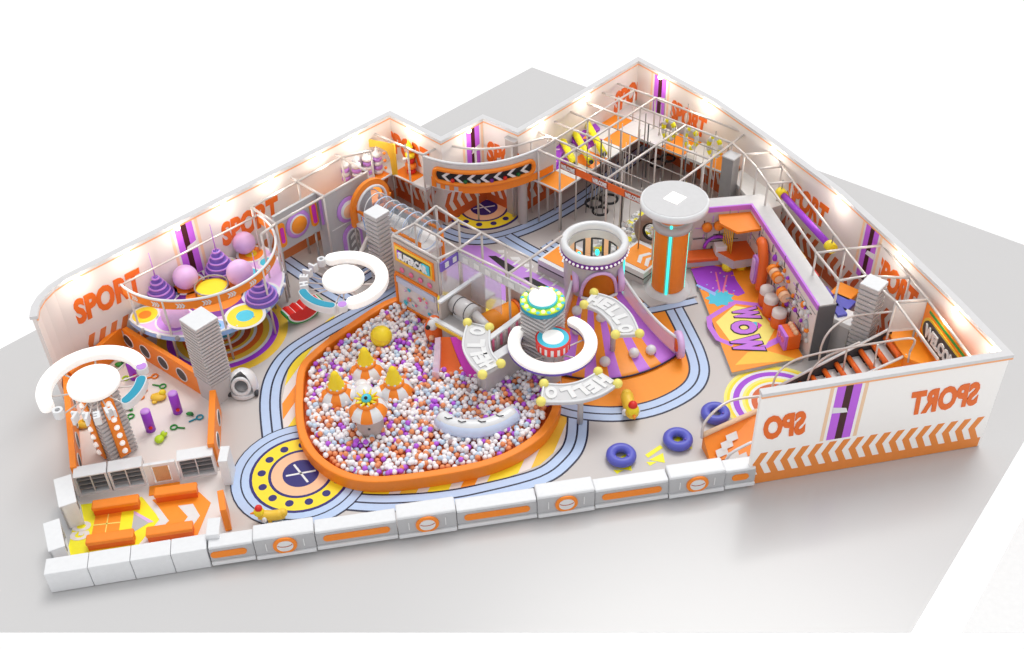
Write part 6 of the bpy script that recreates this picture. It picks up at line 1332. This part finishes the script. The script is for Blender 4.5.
for i, (s, o_, h_, lab) in enumerate(((3.25, .42, .55, 'orange drum with white top nearest the lilac capsule pad'), (3.85, .5, .62, 'orange drum with white top, middle one of three'), (4.55, .45, .5, 'orange drum with white top nearest the purple cube machine'))):
    c = onwall(s, e1, n1_, .19, o_); t = thing('orange_drum', lab, 'drum', c, 'orange drums with white tops'); MB().use('deep_orange').lathe(c, [(.001, 0), (.26, 0), (.28, .05), (.28, h_), (.001, h_)], 24).build('drum_body', None, t); MB().use('wall_cream').lathe(c + Vector((0, 0, h_)), [(.27, 0), (.27, .2), (.2, .26), (.001, .27)], 24).build('drum_top', None, t)
for i, (s, z, k_, lab) in enumerate(((3.55, 1.75, 3, 'row of three pale orange discs high on the right climbing wall'), (4.45, 1.45, 2, 'pair of pale orange discs lower on the right climbing wall'))):
    c = onwall(s, e1, n1_, z, .3); t = thing('disc_bumper', lab, 'bumper', c, 'disc bumpers on the climbing wall')
    for k in range(k_): q = c + e1 * (k - k_ / 2) * .24; MB().use('orange' if k % 2 == 0 else 'peach').tube([q - e1 * .1, q + e1 * .1], .21, 20).build('disc', None, t); MB().use('wall_peach').tube([q + e1 * .1, q + e1 * .115], .15, 16).build('disc_face', None, t)
    MB().use('steel').tube([c + e1 * .1, c + e1 * .1 - n1_ * .3], .05, 8).build('mount', None, t)
c = onwall(5.6, e1, n1_, .19, .42); t = thing('cube_machine', 'purple and orange cube machine near the open end of the mat', 'machine', c); MB().use('deep_orange').frame(c, e1, (.75, .5), .19, .85).build('orange_side', None, t, bevel=.04); MB().use('lilac_s').frame(c + n1_ * .3, e1, (.7, .12), .19, .85).build('purple_face', None, t, bevel=.02)
for k in range(2): disc_on(onwall(5.45 + .3 * k, e1, n1_, .6, .78), n1_, [(.12, 0), (.12, .03), (.06, .04), (.06, 0)], 'pink', 'dial', t, 16)
for k in range(4): MB().use('peach').sphere(onwall(5.35 + .17 * k, e1, n1_, .9, .36), .1, 10, 8).build('knob', None, t)
rr = random.Random(4); t = thing('wall_holds', 'scatter of white and orange climbing holds at the wall end', 'climbing holds', onwall(5.4, e1, n1_, .5, .1))
for k in range(50):
    s = 2.7 + rr.random() * 3.6; MB().use(rr.choice(['gloss_white', 'gloss_white', 'gray', 'orange', 'purple', 'light_gray'])).sphere(onwall(s, e1, n1_, .4 + rr.random() * 1.7, .07), rr.uniform(.06, .12), 8, 6, (1, 1, rr.uniform(.7, 1.6))).build('hold', None, t)

# ================================================================== stairs, landing, welcome board
t = thing('staircase', 'staircase with orange roller treads and curved white handrails', 'staircase', at(800, 380)); 
trd = [((897.8, 354.8), (885, 337.5)), ((886, 360.7), (874, 346)), ((872, 366), (861, 351)), ((859, 371.5), (849.3, 357)), ((845, 376), (836.4, 363.4)), ((831, 381), (824, 370)), ((818, 386), (812, 376)), ((805, 390), (800, 381.5)), ((792, 394), (788, 387))]
zt = [1.8 - .2 * i for i in range(9)]; A_p = [at(*a, z) for (a, b_), z in zip(trd, zt)]; B_p = [at(*b_, z) for (a, b_), z in zip(trd, zt)]
B0 = B_p[0]; A0_ = A_p[0]; Bl = B_p[-1]; wv = (A0_ - B0); wv.z = 0; wv = wv.normalized() * 1.0
dirs = (B_p[5] - B_p[0]) / 5
for k in range(9):
    p = B0 + dirs * k; p.z = zt[k]; MB().use('deep_orange').tube([p, p + wv], .09, 10).build('tread', None, t)
    MB().use('white').frame(p + wv * .5 - dirs * .5 * .9, wv, (1.0, (Vector((dirs.x, dirs.y, 0))).length), zt[k] - .12, zt[k] - .04).build('step_board', None, t)
for off_, m in ((-.06, 'dark'), (1.06, 'mat_orange')):
    p0_ = B0 + wv * off_ - dirs * .6; p1_ = B0 + dirs * 9.0 + wv * off_; p0_.z = 0; p1_.z = 0
    n_ = wv * .03; vs = [p + n_ * s + Vector((0, 0, z)) for s in (-1, 1) for p, z in ((p0_, .9 if m == 'dark' else 0), (p0_, 2.15 if m == 'dark' else 1.85), (p1_, .35), (p1_, .0))]
    sg_ = MB().use(m).add(vs, [[0, 1, 2, 3], [7, 6, 5, 4], [0, 4, 5, 1], [1, 5, 6, 2], [2, 6, 7, 3], [3, 7, 4, 0]]).build('stringer', None, t)
    MB().use('gloss_white').tube([vs[1] + n_, vs[2] + n_], .05, 8).build('stringer_edge', None, sg_)
def rail3(pts, r=.04): MB().use('pipe').tube(smooth_path([at(x, y, z) for x, y, z in pts], sub=5), r, 8).build('handrail', None, t)
rail3([(772, 388, .3), (776, 376, .8), (784, 367, 1.0), (798, 359, 1.25), (822, 352.6, 1.7), (850, 347.5, 2.2), (877, 343, 2.6), (913, 338.5, 2.9), (910, 351.6, 2.3)])
rail3([(807, 383, .5), (811, 372, 1.0), (818, 363, 1.3), (828, 356, 1.6), (847, 348, 2.1), (860, 342, 2.3)])
rail3([(819, 362, .9), (821, 348, 1.5), (826, 336, 2.0), (836, 325, 2.3), (854, 316, 2.5), (892, 311.7, 2.8)])
for (x, y, z), (x2, y2, z2) in (((847, 348, 2.1), (843, 371, .9)), ((878, 344, 2.6), (874, 366, 1.5)), ((910, 351, 2.3), (908, 362, 1.8)), ((895, 312, 2.8), (889, 333, 1.9))): MB().use('pipe').tube([at(x, y, z), at(x2, y2, z2)], .035, 8).build('baluster', None, t)
t = thing('orange_landing', 'orange landing platform at the top of the stairs', 'platform', at(915, 350)); q = [at(*p, 1.85) for p in ((886, 331), (909, 326.5), (952, 366), (925, 372), (905, 358))]; q = [(p.x, p.y) for p in q]
q[3] = tuple(at(926, 366, 1.85))[:2]; MB().use('mat_orange').prism(q, 1.78, 1.88).build('landing_top', None, t); MB().use('orange').prism([((x - q[0][0]) * .96 + q[0][0], (y - q[0][1]) * .96 + q[0][1]) for x, y in q], 0, 1.78).build('landing_base', None, t)
t = thing('partition_panel', 'light grey partition panel next to the welcome board', 'panel', L(5.8, 17.0)); MB().use('light_gray').frame(L(5.78, 16.98), L(5.38, 17.36) - L(6.17, 16.62), (1.05, .06), 2.3, 3.42).build('panel_sheet', None, t); MB().use('gloss_white').frame(L(5.78, 16.98), L(5.38, 17.36) - L(6.17, 16.62), (1.1, .1), 2.22, 2.3).build('panel_foot', None, t)
MB().use('steel').tube([L(5.5, 17.25, 0), L(5.5, 17.25, 2.25)], .04, 8).build('leg', None, t)
wa, wb = L(5.42, 17.42), L(7.2, 19.75); ew = (wb - wa).normalized(); nw = Vector((-ew.y, ew.x, 0)); nw = nw if nw.dot(AX) > 0 else -nw; lw = (wb - wa).length
t = thing('welcome_board', 'orange board with gold capsule and WELCOME lettering by the right wall', 'sign', (wa + wb) / 2)
MB().use('orange').frame((wa + wb) / 2, ew, (lw, .08), 1.95, 3.45).build('board', None, t)
c = (wa + wb) / 2 + nw * .045; c.z = 2.62; f = capsule_plate(c, ew, lw * .92, .95, .42, 'gold', 'capsule_frame', t, nrm=nw); f2 = capsule_plate(c, ew, lw * .86, .78, .36, 'dark', 'capsule_field', f, out=.03, nrm=nw)
exw = ew; 
if exw.cross(Vector((0, 0, 1))).dot(nw) < 0: exw = -ew
b = MB().use('white'); letters(b, 'WELCOME', c + nw * .075, exw, (0, 0, 1), lw * .74, .5, depth=.04, bold=.05); b.build('lettering', None, f)
c.z = 3.27; MB().use('green').frame(c, ew, (lw * .8, .03), 3.22, 3.32).build('top_stripe', None, t)
for s in (.2, 2.6): MB().use('steel').tube([wa + ew * s, wa + ew * s + Vector((0, 0, 2))], .04, 8).build('leg', None, t)
for px, m, lab in (((845, 291), 'mat_orange', 'orange square pad at the corridor end'), ((841, 302), 'tube_blue', 'blue square pad at the corridor end'), ((846, 316), 'white', 'white square pad behind the slatted pillar')):
    c = at(*px, 1.6); t = thing('square_pad', lab, 'pad', Vector((c.x, c.y, 0)), 'square pads at the corridor end'); MB().use(m).frame(c, AX, (.8, .8), 1.4, 1.6).build('pad_top', None, t, bevel=.03); MB().use('panel_gray').frame(c, AX, (.7, .7), 0, 1.4).build('pad_base', None, t)
# ================================================================== camera, light, view
cam = bpy.data.cameras.new('camera'); cam.sensor_width = 36; cam.lens = FPX * 36 / 1024; cam.clip_end = 300
co = bpy.data.objects.new('camera', cam); C.objects.link(co)
R = Vector((1, 0, 0)); U = Vector((0, sin(PIT), cos(PIT))); Bk = Vector((0, -cos(PIT), sin(PIT)))
c_, s_ = cos(ROLL), sin(ROLL)
r2 = R * c_ + (-U) * (-s_) * 1; 
# image x axis direction: world vector that maps to +u
r2 = R * c_ - (-U) * s_ * -1 * -1
d0, du, dv = Vector(ray(512, 324.5)), Vector(ray(513, 324.5)), Vector(ray(512, 325.5))
xa = (du - d0).normalized(); ya = -(dv - d0).normalized(); za = -d0.normalized()
co.matrix_world = Matrix(((xa.x, ya.x, za.x, 0), (xa.y, ya.y, za.y, 0), (xa.z, ya.z, za.z, HC), (0, 0, 0, 1)))
bpy.context.scene.camera = co
w = bpy.data.worlds.new('world'); bpy.context.scene.world = w; w.use_nodes = True; nt = w.node_tree
bg = nt.nodes['Background']; tc = nt.nodes.new('ShaderNodeTexCoord'); sx = nt.nodes.new('ShaderNodeSeparateXYZ'); rp = nt.nodes.new('ShaderNodeValToRGB')
nt.links.new(tc.outputs['Generated'], sx.inputs[0]); nt.links.new(sx.outputs['Z'], rp.inputs[0]); nt.links.new(rp.outputs[0], bg.inputs[0])
rp.color_ramp.elements[0].position = 0; rp.color_ramp.elements[0].color = (1, 1, 1, 1); rp.color_ramp.elements[1].position = .25; rp.color_ramp.elements[1].color = (.73, .735, .745, 1)
bg.inputs['Strength'].default_value = 1.05
sd = bpy.data.lights.new('sun', 'SUN'); sd.energy = 1.5; sd.angle = radians(28); sd.color = (1, .985, .96)
so = bpy.data.objects.new('sun', sd); C.objects.link(so); so.rotation_euler = (radians(-24), radians(10), 0)
vs_ = bpy.context.scene.view_settings; vs_.view_transform = 'Standard'; vs_.look = 'None'; vs_.exposure = 0; vs_.gamma = 1; vs_.use_curve_mapping = False
